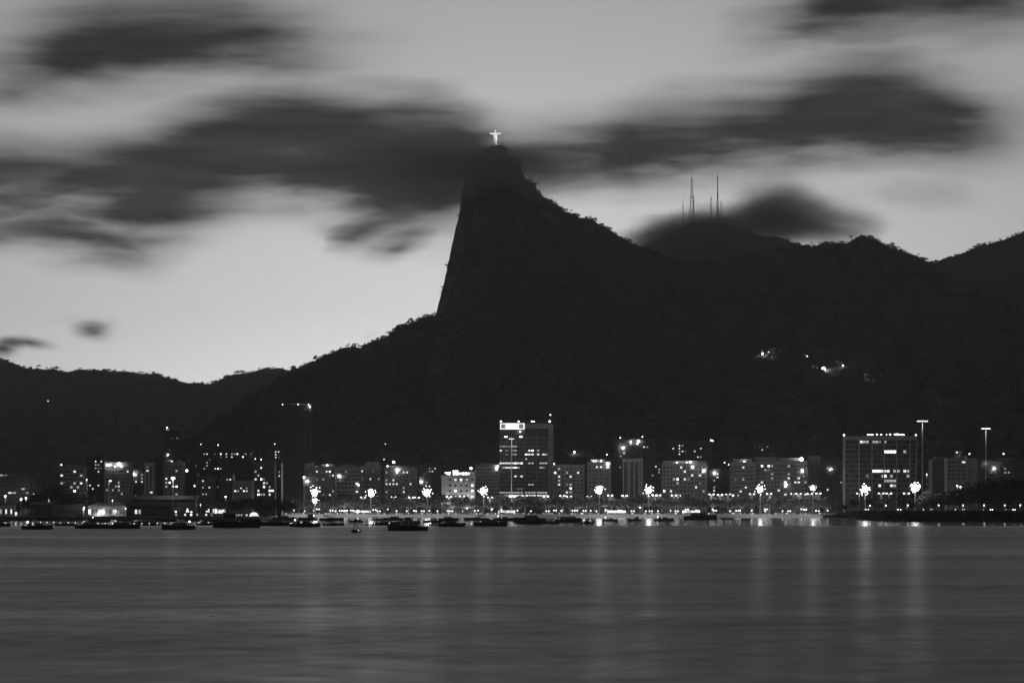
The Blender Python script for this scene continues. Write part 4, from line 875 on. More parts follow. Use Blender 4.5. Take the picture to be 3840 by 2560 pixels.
B('very large office block with a row of lamps along its roof edge', 3166, 3438, 1636, 1900, 22, 18, wall=.2, bands=True, fins=(3168, 3221.5, 3270, 3314.5, 3362, 3412.5, 3436), wf=.9, hf=.6, depth=9, name='office_block', rows=[1656, 1675, 1693, 1711, 1730, 1748, 1765.5, 1784, 1802, 1820, 1838, 1856],
  colpos=[3176, 3188.5, 3201, 3213, 3230, 3241.5, 3253, 3264, 3276, 3287.5, 3299, 3310.5, 3319, 3331, 3343, 3355, 3369, 3381, 3393, 3405, 3420, 3431],
  lamps=tuple((x, y, s) for x, y, s in ((3166, 1631, 1.9), (3435, 1632, 2.1), (3255, 1629, 1.5), (3261, 1630, 1.5), (3267, 1630, 1.0), (3272, 1629, 1.6), (3289, 1629, 1.6), (3305, 1629, 1.6), (3325, 1629, .9), (3339, 1629, 1.6), (3356, 1628, 1.5), (3361, 1629, 1.5), (3366, 1628, 1.9), (3371, 1629, 1.3), (3377, 1629, 1.3), (3383, 1630, 1.3), (3389, 1630, 1.5))))
B('dim stepped block left of the white end building', 3496, 3554, 1726, 1830, 4, 15, wall=.22, wf=.5, hf=.4, pents=((3510, 3548, 1712, 2),))
B('white end building with wide windows and a roof tank', 3556, 3632, 1722, 1800, 4, 15.2, wall=.42, wf=.8, hf=.5, rows=[1732, 1748, 1762.5, 1778, 1793.5], colpos=[3560, 3577, 3595, 3614], pents=((3590, 3611, 1692, 5), (3616, 3630, 1710, 4)), lamps=((3589, 1695, .9), (3636, 1701, 1.1)))
B('curved pale flank of the white end building', 3633, 3665, 1722, 1805, 1, 60, wall=.46, wf=.1, hf=.1, rows=[1770])
B('dark low complex at the far right behind the trees', 3680, 3900, 1728, 1950, 16, 14, wall=.16, wf=.6, hf=.4, pents=((3740, 3800, 1718, 3),), lamps=((3727, 1756, 2.0), (3764, 1701, 1.4), (3696, 1738, 1.0)))

# ---- yacht club along the left shore: long low halls
def hall(label, x0, x1, yt, ye, Y, wall, lit=(), roof='flat', cols=10, nm='boat_house'):
    """low hall: long wall with a row of openings and a pitched or flat roof"""
    xa, xb = X_at(x0, Y), X_at(x1, Y); ox = (xa + xb)/2; zb = 1.4
    root = thing(nm, label, 'building', (ox, Y, zb)); W2 = (xb - xa)/2; He = Z_at(ye, Y) - zb; Ht = Z_at(yt, Y) - zb; dp = 14
    q = MB(); q.box(-W2, W2, 0, dp, 0, He); q.build('wall', wall_mat(wall), root)
    q = MB()
    if roof == 'flat': q.box(-W2 - .5, W2 + .5, -.7, dp + .5, He + .003, Ht)
    elif roof == 'gable':
        for s in (-1, 1): pass
        q.quad((-W2-.6, -.9, He), (W2+.6, -.9, He), (W2+.6, dp/2, Ht), (-W2-.6, dp/2, Ht)); q.quad((W2+.6, dp+.9, He), (-W2-.6, dp+.9, He), (-W2-.6, dp/2, Ht), (W2+.6, dp/2, Ht))
        q.tri((-W2, 0, He), (-W2, dp/2, Ht - .2), (-W2, dp, He)); q.tri((W2, dp, He), (W2, dp/2, Ht - .2), (W2, 0, He))
    else:
        n = max(2, int(W2 / 5)); w = 2*W2/n
        for k in range(n):
            a = -W2 + k*w
            q.tri((a, -.003, He), (a + w, -.003, He), (a + w*.5, -.003, Ht)); q.quad((a, 0, He), (a + w*.5, 0, Ht), (a + w*.5, dp, Ht), (a, dp, He)); q.quad((a + w*.5, 0, Ht), (a + w, 0, He), (a + w, dp, He), (a + w*.5, dp, Ht))
    q.build('roof', mat('roof_sheet_' + str(x0), .09 if roof == 'flat' else .15, .8, .3, .25, .4), root)
    wm_ = {}
    for k in range(cols):
        c = x0 + (x1 - x0)*(k + .5)/cols; cl_ = 'pane_dark' if (k*k + 3*k) % 4 else 'pane_curtain'
        for (lp, ly, lc) in lit:
            if abs(lp - c) <= (x1 - x0)/cols/2 + .01: cl_ = CLS[lc]
        if cl_ not in wm_: wm_[cl_] = window_mesh((x1 - x0)/cols*.66/F*Y, min(2.6, He*.55), M[cl_], 1)
        obj('window', wm_[cl_], root, (X_at(c, Y) - ox, -.05, He*.25))
    BLD.append((x0, x1, Y, label)); return root
hall('low pale hall with lit openings at the far left shore', -60, 57, 1888, 1893, 1640, .4, ((5, 0, 'm'), (24, 0, 'b'), (38, 0, 'b')), cols=12)
hall('long grey shed with a sloping roof on the left quay', 112, 205, 1880, 1892, 1655, .14, (), 'gable', 8)
hall('flat-roofed club house with pale shutters behind the moored boats', 194, 312, 1888, 1893, 1635, .22, (), 'flat', 9)
hall('saw-toothed white boat house with lit doorways on the quay', 330, 470, 1884, 1896, 1630, .34, ((336, 0, 'v'), (372, 0, 'm'), (392, 0, 'b'), (430, 0, 'm')), 'saw', 11)
hall('dark long hangar roof in front of the pale stepped block', 486, 732, 1858, 1872, 1690, .07, ((580, 0, 'v'), (584, 0, 'v')), 'flat', 18)
hall('lower dark hangar on the quay with a few lit doors', 476, 640, 1888, 1896, 1640, .09, ((510, 0, 'b'), (520, 0, 'm')), 'flat', 12)
hall('low pavilion with a bright band under its eaves on the left shore', 770, 856, 1884, 1887, 1660, .3, ((787, 0, 'b'), (796, 0, 'v'), (804, 0, 'b'), (812, 0, 'v'), (821, 0, 'b'), (830, 0, 'v'), (838, 0, 'v'), (847, 0, 'b')), 'flat', 10, 'pavilion')
hall('low lit garden wall building by the bright parasol tree', 655, 790, 1920, 1922, 1625, .45, ((660, 0, 'm'), (690, 0, 'b'), (715, 0, 'v'), (740, 0, 'm'), (772, 0, 'b')), 'flat', 12, 'quay_building')
hall('small quay building with an arched lit end', 870, 960, 1922, 1925, 1640, .4, ((880, 0, 'm'), (900, 0, 'm'), (922, 0, 'b'), (950, 0, 'b')), 'flat', 9, 'quay_building')
# arched white tent
t = thing('arched_tent', 'small white arched tent glowing on the left quay', 'tent', (X_at(952, 1632), 1632, 1.5))
q = MB(); rg = []
for y_ in (0, 7): rg.append([(2.6*math.cos(math.pi*k/14), y_, 2.5*math.sin(math.pi*k/14)) for k in range(15)])
for k in range(14): q.quad(rg[0][k], rg[0][k+1], rg[1][k+1], rg[1][k])
q.build('cover', M['white'], t)
q = MB()
for k in range(14): q.tri((0, .05, 0), rg[0][k][:1] + (.05,) + rg[0][k][2:], rg[0][k+1][:1] + (.05,) + rg[0][k+1][2:])
q.build('lit_end', M['lit_bright'], t)
# ================================================================ trees
def make_tree_meshes(seed, h, cr, ch, nleaf, leaf, low=.45, lobes=7):
    """trunk with limbs and a crown of leaf clumps; origin at the foot"""
    rng = random.Random(seed); tk = MB(); cw = MB()
    top = h * low
    lean = rng.uniform(-.4, .4)
    tk.tube((0, 0, -.3), (lean*.5, 0, top*.55), .26, .2, 7); tk.tube((lean*.5, 0, top*.55), (lean, 0, top*1.05), .2, .15, 7)
    cs = []
    for k in range(lobes):
        a = 2*math.pi*k/lobes + rng.uniform(-.4, .4); r_ = cr * rng.uniform(.25, .72)
        c = Vector((lean + r_*math.cos(a), r_*math.sin(a), h - ch*rng.uniform(.35, .7)))
        tk.tube((lean, 0, top*rng.uniform(.85, 1.05)), c, .11, .04, 5); cs.append((c, cr*rng.uniform(.34, .55), ch*rng.uniform(.28, .42)))
    cs.append((Vector((lean, 0, h - ch*.42)), cr*.55, ch*.45))
    for (c, rx, rz) in cs: crown(cw, c, rx, rz, nleaf // len(cs), leaf, rng, flat=.75)
    return tk.mesh('trunk', M['bark']), cw.mesh('crown', M['leaf'])
TREES = [make_tree_meshes(20 + k, 9.6 + .5*(k % 3), 4.4 + .3*(k % 4), 5.4 + .4*(k % 2), 560, .5) for k in range(7)]
BIG = [make_tree_meshes(50 + k, 15 + k, 7.5 + .5*k, 10.5, 1100, .62, .35, 9) for k in range(4)]
def tree(meshes, label, loc, s=1.0, rz=0.0, group='seafront trees', name='shade_tree'):
    t = thing(name, label, 'tree', loc, rz, group); t.scale = (s, s, s)
    obj('trunk', meshes[0], t); obj('crown', meshes[1], t)
    return t
def near_building(px, back=False):
    c = [b for b in BLD if b[0] - 3 <= px <= b[1] + 3 and b[2] > 1890 and b[2] < 2050]
    if not c: c = [b for b in BLD if b[0] - 40 <= px <= b[1] + 40 and b[2] > 1700]
    return min(c, key=lambda b: abs((b[0] + b[1])/2 - px))[3] if c else None
SHORT = {}
def short(label):
    w = label.split(' ')
    return ' '.join(w[:9]).rstrip(',')
rng = random.Random(5)
tl = []
px = 985.0
while px < 3150:
    tl.append((px, YW + rng.uniform(3, 7.5), rng.uniform(.72, 1.05), 'front')); px += rng.uniform(24, 38)
px = 1000.0
while px < 3230:
    tl.append((px, YW + rng.uniform(33, 42), rng.uniform(1.05, 1.42), 'back')); px += rng.uniform(26, 42)
LOW = {(1150, 1330): .8, (1560, 1720): .85}
cnt = {}
ti = {'front': 0, 'back': 0}
for (px, Y, s, row) in tl:
    k = ti[row]; ti[row] += 1
    lab = ('round-crowned promenade tree by the sea wall, %s from the left' if row == 'front' else 'taller shade tree on the far kerb of the avenue, %s from the left') % ordinal(k)
    tree(rng.choice(TREES), lab, (X_at(px, Y), Y, 2.05), s, rng.uniform(0, 6.28), 'promenade trees' if row == 'front' else 'trees along the far kerb')
# palms lit beside the avenue
def palm_meshes(seed, h):
    rng = random.Random(seed); tk = MB(); cw = MB()
    tk.tube((0, 0, -.2), (.2, 0, h*.5), .2, .16, 6); tk.tube((.2, 0, h*.5), (.1, 0, h), .16, .13, 6)
    for k in range(13):
        a = 2*math.pi*k/13 + rng.uniform(-.2, .2); L = rng.uniform(2.0, 2.8); el = rng.uniform(.1, .9); pr = Vector((.1, 0, h))
        d = Vector((math.cos(a), math.sin(a), 0)); sd = Vector((-d.y, d.x, 0))
        for j in range(5):
            t_ = (j + 1)/5; q_ = Vector((.1, 0, h)) + d*(L*t_) + Vector((0, 0, L*(el*t_ - 1.15*t_*t_)))
            w = .34*(1 - t_*.8)
            cw.quad(pr - sd*w - Vector((0,0,.15)), pr, q_, q_ - sd*w - Vector((0,0,.15))); cw.quad(pr, pr + sd*w - Vector((0,0,.15)), q_ + sd*w - Vector((0,0,.15)), q_)
            pr = q_
    return tk.mesh('trunk', M['bark']), cw.mesh('crown', M['leaf'])
PALM = palm_meshes(3, 6.5)
for k, (px, d) in enumerate(((1352, 5), (1700, 6), (2312, 4), (1232, 6))):
    tree(PALM, 'palm on the promenade, %s of the four from the left' % ORD[k], (X_at(px, YW + d), YW + d, 2.1), 1.0, k*1.3, 'promenade palms', 'palm_tree')
# dark wood on the headland at the right, each tree its own
wood = []
for (px, top, Y) in ((3205,1868,1650),(3265,1862,1640),(3330,1866,1620),(3392,1852,1560),(3440,1850,1520),(3480,1840,1480),(3530,1842,1470),(3575,1838,1450),(3610,1828,1440),(3655,1812,1425),(3700,1800,1420),(3745,1795,1415),(3790,1796,1410),(3835,1792,1410),(3880,1795,1405),
                     (3500,1868,1425),(3555,1866,1415),(3600,1860,1405),(3640,1852,1400),(3690,1846,1390),(3735,1842,1385),(3775,1840,1380),(3820,1836,1375),(3860,1838,1375),(3420,1880,1440),(3466,1884,1430),(3300,1884,1560)):
    wood.append((px, top, Y))
wood.sort()
for k, (px, top, Y) in enumerate(wood):
    h = Z_at(top, Y) - 4.6; i = k % 4
    tree(BIG[i], 'dark dense tree in the headland wood, %s from the left' % ordinal(k), (X_at(px, Y), Y, 4.5), h/(15 + i), k*1.7, 'trees of the headland wood', 'dense_tree')
# leaning tree at the tip of the headland
tree(TREES[2], 'low leaning tree at the tip of the headland where the beach ends', (X_at(3165, 1800), 1800, 2.2), .62, 1.0, 'trees of the headland wood')
# trees on the left shore
lt = [(105,1862,1665),(215,1815,1690),(150,1848,1680),(285,1846,1670),(300,1880,1650),(250,1850,1668),(480,1890,1640),(600,1885,1650),(640,1878,1660),(868,1873,1650),(900,1868,1660),(940,1866,1665),(985,1868,1675),(1030,1870,1690),(1062,1872,1700),(1095,1880,1730),(965,1885,1645),(1010,1890,1660),(1050,1893,1690),(340,1852,1700),(60,1890,1645),(530,1845,1740)]
lt.sort()
for k, (px, top, Y) in enumerate(lt):
    h = Z_at(top, Y) - 1.6; i = k % 4
    big = h > 8
    tree(BIG[i] if big else TREES[k % 7], 'dark tree on the yacht basin shore, %s from the left' % ordinal(k), (X_at(px, Y), Y, 1.5), h/(15 + i) if big else h/(9.6 + .5*((k % 7) % 3)), k*1.1, 'trees on the yacht basin shore')
tree(BIG[0], 'broad tree lit brightly from below beside the white quay wall', (X_at(836, 1642), 1642, 1.5), .68, .4, 'trees on the yacht basin shore')
# undergrowth on the headland embankment
mb = MB(); rng = random.Random(31)
for _ in range(2600):
    px = 3090 + 900 * rng.random() ** .85
    d = rng.uniform(.5, 17)
    s = shore(px); Y = s + d
    zg = landz(px if px > 3200 else 3201, d) * (1 if px > 3200 else (px - 3060)/140)
    r_ = rng.uniform(.5, 1.5) * (1.0 if d < 13 else .6)
    crown(mb, (X_at(px, Y), Y, max(0, zg) + r_*.1), r_, r_*.75, 12, r_*.38, rng)
u = mb.build('undergrowth', M['leaf']); u['label'] = 'dense shrubs covering the headland bank down to the water'; u['category'] = 'shrubs'; stuff(u)
# ================================================================ lamps
def point(name, parent, loc, watts, rad=.4, kind='POINT'):
    l = bpy.data.lights.new(name, kind); l.energy = watts; l.shadow_soft_size = rad
    return obj(name, l, parent, loc)

# --- beach floodlight masts: head of projectors enlarged, outriggers added to imitate lens starbursts
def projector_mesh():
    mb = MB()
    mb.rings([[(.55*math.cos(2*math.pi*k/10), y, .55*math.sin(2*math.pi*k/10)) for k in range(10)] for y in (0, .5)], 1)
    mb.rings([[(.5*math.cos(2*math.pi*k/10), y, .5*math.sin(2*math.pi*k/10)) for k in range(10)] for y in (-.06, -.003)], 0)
    return mb.mesh('starburst_projector', [M['flood'], M['dark_steel']])
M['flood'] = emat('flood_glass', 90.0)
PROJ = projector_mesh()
FLOOD = [(1182,1843,'first'),(1181,1876,'second'),(1391,1847,'third'),(1602,1845,'fourth'),(1813,1841,'fifth'),(2247,1836,'sixth'),(2433,1838,'seventh'),(2851,1835,'eighth'),(3048,1829,'ninth'),(3244,1834,'tenth'),(3431,1826,'last')]
hm_mesh = None
def flood_mast(px, py, Y, zg, label, watts, size=1.0, count=9):
    rf = random.Random(int(px)); size *= rf.uniform(.9, 1.12); ph = rf.uniform(0, .785)
    z = Z_at(py, Y)
    t = thing('floodlight_mast', label, 'floodlight', (X_at(px, Y), Y, zg), 0, 'beach floodlight masts')
    h = z - zg
    q = MB(); q.tube((0, 0, 0), (0, 0, h + .6), .22, .12, 8); q.box(-.45, .45, -.45, .45, -.2, .25); q.build('pole', M['steel'], t)
    rk = []
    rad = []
    for k in range(rf.randint(9, 12)):  # outrigger lights added in the shape of starburst rays
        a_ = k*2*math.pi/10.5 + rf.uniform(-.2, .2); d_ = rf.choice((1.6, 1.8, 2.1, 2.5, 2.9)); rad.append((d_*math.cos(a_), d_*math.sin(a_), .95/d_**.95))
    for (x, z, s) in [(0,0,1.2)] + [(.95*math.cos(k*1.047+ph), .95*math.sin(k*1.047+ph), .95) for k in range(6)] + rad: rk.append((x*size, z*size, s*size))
    q = MB()
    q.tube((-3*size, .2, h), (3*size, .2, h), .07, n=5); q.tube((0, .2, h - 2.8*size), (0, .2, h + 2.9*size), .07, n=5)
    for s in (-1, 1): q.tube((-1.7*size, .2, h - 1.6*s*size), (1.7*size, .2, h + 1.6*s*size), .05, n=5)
    rko = q.build('starburst_rack', M['dark_steel'], t)
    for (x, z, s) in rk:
        o = obj('starburst_projector', PROJ, rko, (x, -.35, h + z)); o.scale = (s,)*3
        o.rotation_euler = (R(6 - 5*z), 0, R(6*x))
    point('flood_light', t, (0, -2.2, h), watts * .9, 1.2)
    l = point('flood_beam', t, (0, -2.4, h), watts * 4.5, 1.6, 'SPOT'); l.rotation_euler = (R(-88), 0, 0); l.data.spot_size = R(100); l.data.spot_blend = .7
    return t
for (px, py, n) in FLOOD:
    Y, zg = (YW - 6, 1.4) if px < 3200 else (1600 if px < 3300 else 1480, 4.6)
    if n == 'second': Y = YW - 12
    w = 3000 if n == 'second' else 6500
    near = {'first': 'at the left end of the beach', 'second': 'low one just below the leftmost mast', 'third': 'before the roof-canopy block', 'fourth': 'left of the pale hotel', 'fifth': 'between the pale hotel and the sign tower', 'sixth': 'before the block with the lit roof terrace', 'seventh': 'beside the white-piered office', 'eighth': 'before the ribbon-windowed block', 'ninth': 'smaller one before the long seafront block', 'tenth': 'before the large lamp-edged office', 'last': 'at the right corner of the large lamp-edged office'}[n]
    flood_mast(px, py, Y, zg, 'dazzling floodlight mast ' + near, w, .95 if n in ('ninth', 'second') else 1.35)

# --- street lamps over the avenue: slim pole, two arms
def street_lamp_meshes(h, arm=1.4, r_=.42):
    p = MB(); p.tube((0, 0, 0), (0, 0, h - .3), .13, .07, 7); p.tube((0, 0, 0), (0, 0, .9), .2, .16, 7)
    a = []
    for s in (-1, 1):
        m_ = MB(); m_.tube((0, 0, h - .45), (s*arm*.6, 0, h + .1), .05, n=5); m_.tube((s*arm*.6, 0, h + .1), (s*arm, 0, h), .05, n=5); a.append(m_.mesh('arm', M['steel']))
    g = MB(); g.sphere((0, 0, 0), r_, 9, 6, 0, sz=.62); g.box(-r_*.9, r_*.9, -r_*.6, r_*.6, r_*.5, r_*.75, 1)
    return p.mesh('pole', M['steel']), a, g.mesh('lantern', [M['lamp'], M['steel']])
AV = [(1362,1864,1),(1476,1862,.7),(1542,1864,1.2),(1563,1864,1.2),(1684,1862,1.1),(1733,1860,1.1),(1838,1864,1),(1919,1861,1.2),(1926,1860,1),(1970,1858,.6),(2047,1860,1.5),(2109,1858,1.2),(2134,1860,1.1),(2210,1860,.6),(2288,1856,1.3),(2342,1858,1.5),(2455,1856,1.3),(2468,1856,1.3),(2527,1856,1.3),(2543,1857,.7),(2668,1852,1.3),(2700,1855,1.5),(2730,1852,.9),(2820,1852,1.1),(2884,1851,1.3),(2975,1851,.9),(2995,1851,1.1),(3036,1851,1.2),(3069,1849,1.3),(3223,1849,1),(3304,1849,1),(3333,1849,1.3),(3399,1849,1.2)]
LM = {}
for k, (px, py, s) in enumerate(AV):
    Y = YW + (20.3 if k % 2 else 32.0) if px < 3200 else 1700.0
    zg = 2.1 if px < 3200 else 3.4
    h = round(Z_at(py, Y) - zg, 1)
    if h not in LM: LM[h] = street_lamp_meshes(h)
    pm, am, gm = LM[h]
    t = thing('street_lamp', 'tall twin-armed street lamp over the seafront avenue, %s from the left' % ordinal(k), 'street lamp', (X_at(px, Y), Y, zg), 0, 'street lamps along the avenue')
    obj('pole', pm, t)
    for i, sd in enumerate((-1, 1)):
        ao = obj('arm', am[i], t); o = obj('lantern', gm, ao, (sd*1.4, 0, h)); o.scale = (s,)*3
    point('lamp_light', t, (0, -.4, h - .9), 1000*s, .5)
# --- short globe lamps on the promenade
GL = MB(); GL.sphere((0, 0, 0), .3, 9, 6); GLM = GL.mesh('globe', M['lamp'])
PR = [(1098,1909,1),(1177,1913,1),(1243,1913,2),(1278,1914,2),(1298,1913,2),(1320,1913,2),(1525,1917,1),(1560,1921,1),(1846,1907,1),(1752,1905,1),(1420,1917,2),(1610,1914,1),(1680,1915,1),(1780,1914,1),(2105,1914,1),(2160,1913,2),(2215,1914,1),(2275,1915,2),(2290,1915,1),(2400,1902,1),(2440,1921,2),(2515,1914,1),(2672,1909,1),(2765,1914,2),(2870,1916,1),(3005,1908,1),(3060,1914,1)]
rq = random.Random(404)
for k in range(44): PR.append((1010 + k*49 + rq.uniform(-16, 16), rq.uniform(1908, 1919), rq.choice((1, 1, 2))))
for k, (px, py, n) in enumerate(sorted(PR)):
    Y = YW + 3.5 + (k % 3)*1.3; h = max(2.2, Z_at(py, Y) - 2.12)
    t = thing('globe_lamp', 'short globe lamp on the promenade, %s from the left' % ordinal(k), 'street lamp', (X_at(px, Y), Y, 2.12), 0, 'promenade globe lamps')
    q = MB(); q.tube((0, 0, 0), (0, 0, h - .25), .07, .05, 6)
    if n == 2: q.tube((-.8, 0, h - .3), (.8, 0, h - .3), .04, n=5)
    q.build('pole', M['dark_steel'], t)
    for s in ((0,) if n == 1 else (-.8, .8)): obj('globe', GLM, t, (s, 0, h))
    point('globe_light', t, (0, -.5, h - .1), 600, .3)
HL = [(3262,'just right of the leaning tree'),(3322,'below the left of the large office'),(3404,'under the last floodlight mast'),(3520,'where the wood begins'),(3612,'below the white end building'),(3690,'under the second ring-headed mast'),(3768,'deep in the wood'),(3826,'at the right edge')]
for k, (px, lab) in enumerate(HL):
    s = shore(px); Y = s + 29; h = 3.0
    t = thing('globe_lamp', 'low globe lamp beside the headland road ' + lab, 'street lamp', (X_at(px, Y), Y, 4.7), 0, 'headland road lamps')
    q = MB(); q.tube((0, 0, 0), (0, 0, h - .25), .07, .05, 6); q.build('pole', M['dark_steel'], t)
    o = obj('globe', GLM, t, (0, 0, h)); o.scale = (.8,)*3
    point('globe_light', t, (0, -.6, h - .2), 600, .3)
# --- tall single lamps
def tall_lamp(px, py, Y, zg, label, r_, watts, arm=0.0):
    h = Z_at(py, Y) - zg
    t = thing('lamp_post', label, 'street lamp', (X_at(px, Y), Y, zg))
    q = MB(); q.tube((0, 0, 0), (0, 0, h), .2, .09, 8); 
    if arm: q.tube((0, 0, h), (arm, 0, h + .25), .06, n=5)
    q.build('pole', M['white'], t)
    g = MB(); g.sphere((arm, 0, h + .1), r_, 10, 7, 0, sz=.6); g.box(arm - r_*.8, arm + r_*.8, -r_*.5, r_*.5, h + .1 + r_*.55, h + .1 + r_*.8, 1); g.build('lantern', [M['lamp'], M['dark_steel']], t)
    point('lamp_light', t, (arm, -.3, h - r_ - .2), watts, r_)
tall_lamp(1140, 1789, 1860, 2.0, 'lone tall lamp post at the left end of the seafront row', .75, 5200)
tall_lamp(649, 1793, 1685, 1.6, 'tall lamp post before the pale stepped block', 1.2, 6500)
tall_lamp(408, 1803, 1668, 1.6, 'tall bent-headed lamp post before the lamp-crowned block', .55, 1500, .9)
tall_lamp(325, 1798, 1672, 1.6, 'slim lamp post beside the white balcony block', .35, 700)
for k, (px, py, r_, w, lab) in enumerate((
  (20,1860,.75,900,'bright lamp at the extreme left above the pale hall'),(79,1871,.75,900,'left lamp of the close pair behind the left shed'),(97,1867,.75,900,'right lamp of the close pair behind the left shed'),(184,1875,.75,900,'bright lamp above the sloping-roofed shed'),(212,1873,.4,300,'small lamp beside the sloping-roofed shed'),(127,1852,.35,200,'small high lamp among the left trees'),
  (60,1924,.7,800,'bright quay lamp in front of the far left hall'),(315,1902,.5,400,'upper lamp on the club house corner'),(313,1908,.4,300,'lower lamp on the club house corner'),(369,1925,.85,1500,'brightest low lamp before the saw-toothed boat house'),(384,1916,.65,900,'lamp just right of the brightest low quay lamp'),(433,1916,.5,500,'lamp at the right bay of the saw-toothed boat house'),(471,1906,.35,250,'lamp at the right end of the saw-toothed boat house'),(422,1876,.35,200,'small lamp above the saw-toothed roofs'),
  (846,1862,.6,700,'lamp over the low pavilion'),(835,1914,.55,1600,'lamp shining up into the broad lit tree'),(775,1917,.4,500,'slim lamp on the garden quay'),(659,1919,.6,600,'bright lamp at the left end of the garden quay'),(717,1920,.6,700,'bright lamp in the middle of the garden quay'),(752,1892,.3,200,'small lamp left of the low pavilion'),
  (3590,1821,.6,900,'left lamp at the foot of the white end building'),(3602,1825,.6,900,'right lamp at the foot of the white end building'),(3475,1778,.4,300,'small lamp in front of the stepped block at the right'))):
    Y = 1628.0 if px < 1000 and py > 1895 else (1700.0 if px < 1000 else 1760.0)
    tall_lamp(px, py, Y, 1.5, lab, r_ * .85, w * .55)
# string of small lights on a lit tree in the garden
t = thing('light_tree', 'little tree-shaped frame hung with glowing bulbs on the garden quay', 'lights', (X_at(703, 1627), 1627, 1.5))
q = MB(); q.tube((0, 0, 0), (0, 0, 4.6), .08, .04, 6)
for k in range(6): q.tube((0, 0, 4.4), (1.3*math.cos(k*1.05), 1.3*math.sin(k*1.05), 1.2), .03, n=4)
q.build('frame', M['dark_steel'], t)
BU = MB(); BU.sphere((0, 0, 0), .16, 7, 5); BUM = BU.mesh('bulb', M['lamp_small'])
for k in range(18):
    f_ = (k + .5)/18; a = k*2.4; obj('bulb', BUM, t, (1.3*f_*math.cos(a), 1.3*f_*math.sin(a), 4.5 - 3.2*f_))
# --- high masts with ring heads
def high_mast(px, py, Y, zg, label, ring, n, both=True):
    z = Z_at(py, Y); h = z - zg
    t = thing('high_mast', label, 'street lamp', (X_at(px, Y), Y, zg), 0, 'high lighting masts')
    q = MB(); q.tube((0, 0, 0), (0, 0, h + 1.2), .42, .2, 10); q.tube((0, 0, h + 1.2), (0, 0, h + 3.2), .06, .03, 5); q.build('pole', M['white'], t)
    q = MB()
    for k in range(20):
        a, b_ = 2*math.pi*k/20, 2*math.pi*(k+1)/20
        q.tube((ring*math.cos(a), ring*math.sin(a), h + .75), (ring*math.cos(b_), ring*math.sin(b_), h + .75), .1, n=5)
    for k in range(4): q.tube((0, 0, h + .6), (ring*math.cos(k*1.571), ring*math.sin(k*1.571), h + .75), .06, n=5)
    ro = q.build('ring', M['dark_steel'], t)
    g = MB(); g.box(-.5, .5, -.32, .32, -.14, -.003, 0); g.box(-.55, .55, -.36, .36, 0, .3, 1); gm = g.mesh('luminaire', [M['lamp_soft'], M['dark_steel']])
    for k in range(n):
        a = 2*math.pi*k/n; obj('luminaire', gm, ro, (ring*math.cos(a), ring*math.sin(a), h + .3), a)
    for s in (0, 2.1, 4.2):
        l = point('mast_light', t, (1.4*math.cos(s), 1.4*math.sin(s), h - .2), 2600, .25, 'SPOT'); l.data.spot_size = R(120); l.data.spot_blend = .5
    return t
high_mast(3459, 1580, 1640, 4.6, 'tallest ring-headed lighting mast right of the large office', 2.6, 10)
high_mast(3697, 1608, 1660, 4.8, 'second ring-headed lighting mast above the headland wood', 2.1, 8)
t = high_mast(1918, 1646, 1925, 2.1, 'lighting mast standing before the dark sign tower', 1.2, 4)
for px in (1897, 1953):
    hh = Z_at(1637, 1925) - 2.1
    q = MB(); q.box(-.9, .9, -.4, .4, -.35, .35, 0); q.box(-.95, .95, -.42, .45, .353, .6, 1)
    o = q.build('mast_projector', [M['flood'], M['dark_steel']], t); o.location = (X_at(px, 1925) - t.location.x, 0, hh)
    q = MB(); q.tube((0, 0, hh), (X_at(px, 1925) - t.location.x, .3, hh), .08, n=5); q.build('bracket', M['dark_steel'], t)
# --- lamps up on the forested slope
for (px, py, r_, w, lab) in ((2861,1327,1.9,6000,'bright lamp on the dark slope, left end of the hillside lights'),(2882,1319,.7,2000,'small lamp just above the leftmost hillside lamp'),(2895,1336,.55,1500,'faint lamp right of the leftmost hillside lamp'),(3027,1335,.7,2500,'solitary small lamp midway along the hillside lights'),(3088,1382,2.6,14000,'brightest lamp on the dark forested slope'),(3161,1370,.95,2500,'lamp right of the brightest hillside lamp'),(3264,1418,.8,2000,'lowest lamp at the right end of the hillside lights'),(2154,1694,1.0,1200,'lamp on the slope behind the block right of the sign tower'),(180,1503,.6,800,'faint solitary lamp on the low left hill')):
    d = Vector(((px - 1920)/F, 1, (HY - py)/F)); hit = bvh_main.ray_cast(Vector((0, 0, CH)), d.normalized())
    if hit[0] is None or hit[0].y < 2500: hitp = P(px, py, 4200 if px > 1000 else 5600)
    else: hitp = hit[0]
    p = hitp - d*14
    h = 7.0
    t = thing('hillside_lamp', lab, 'street lamp', (p.x, p.y, p.z - h), 0, 'lamps on the slope')
    q = MB(); q.tube((0, 0, -12), (0, 0, h), .25, .12, 6); q.build('pole', M['dark_steel'], t)
    g = MB(); g.sphere((0, 0, h), r_, 9, 6); g.build('globe', M['lamp'], t)
    point('lamp_light', t, (0, -3, h), w, .5)

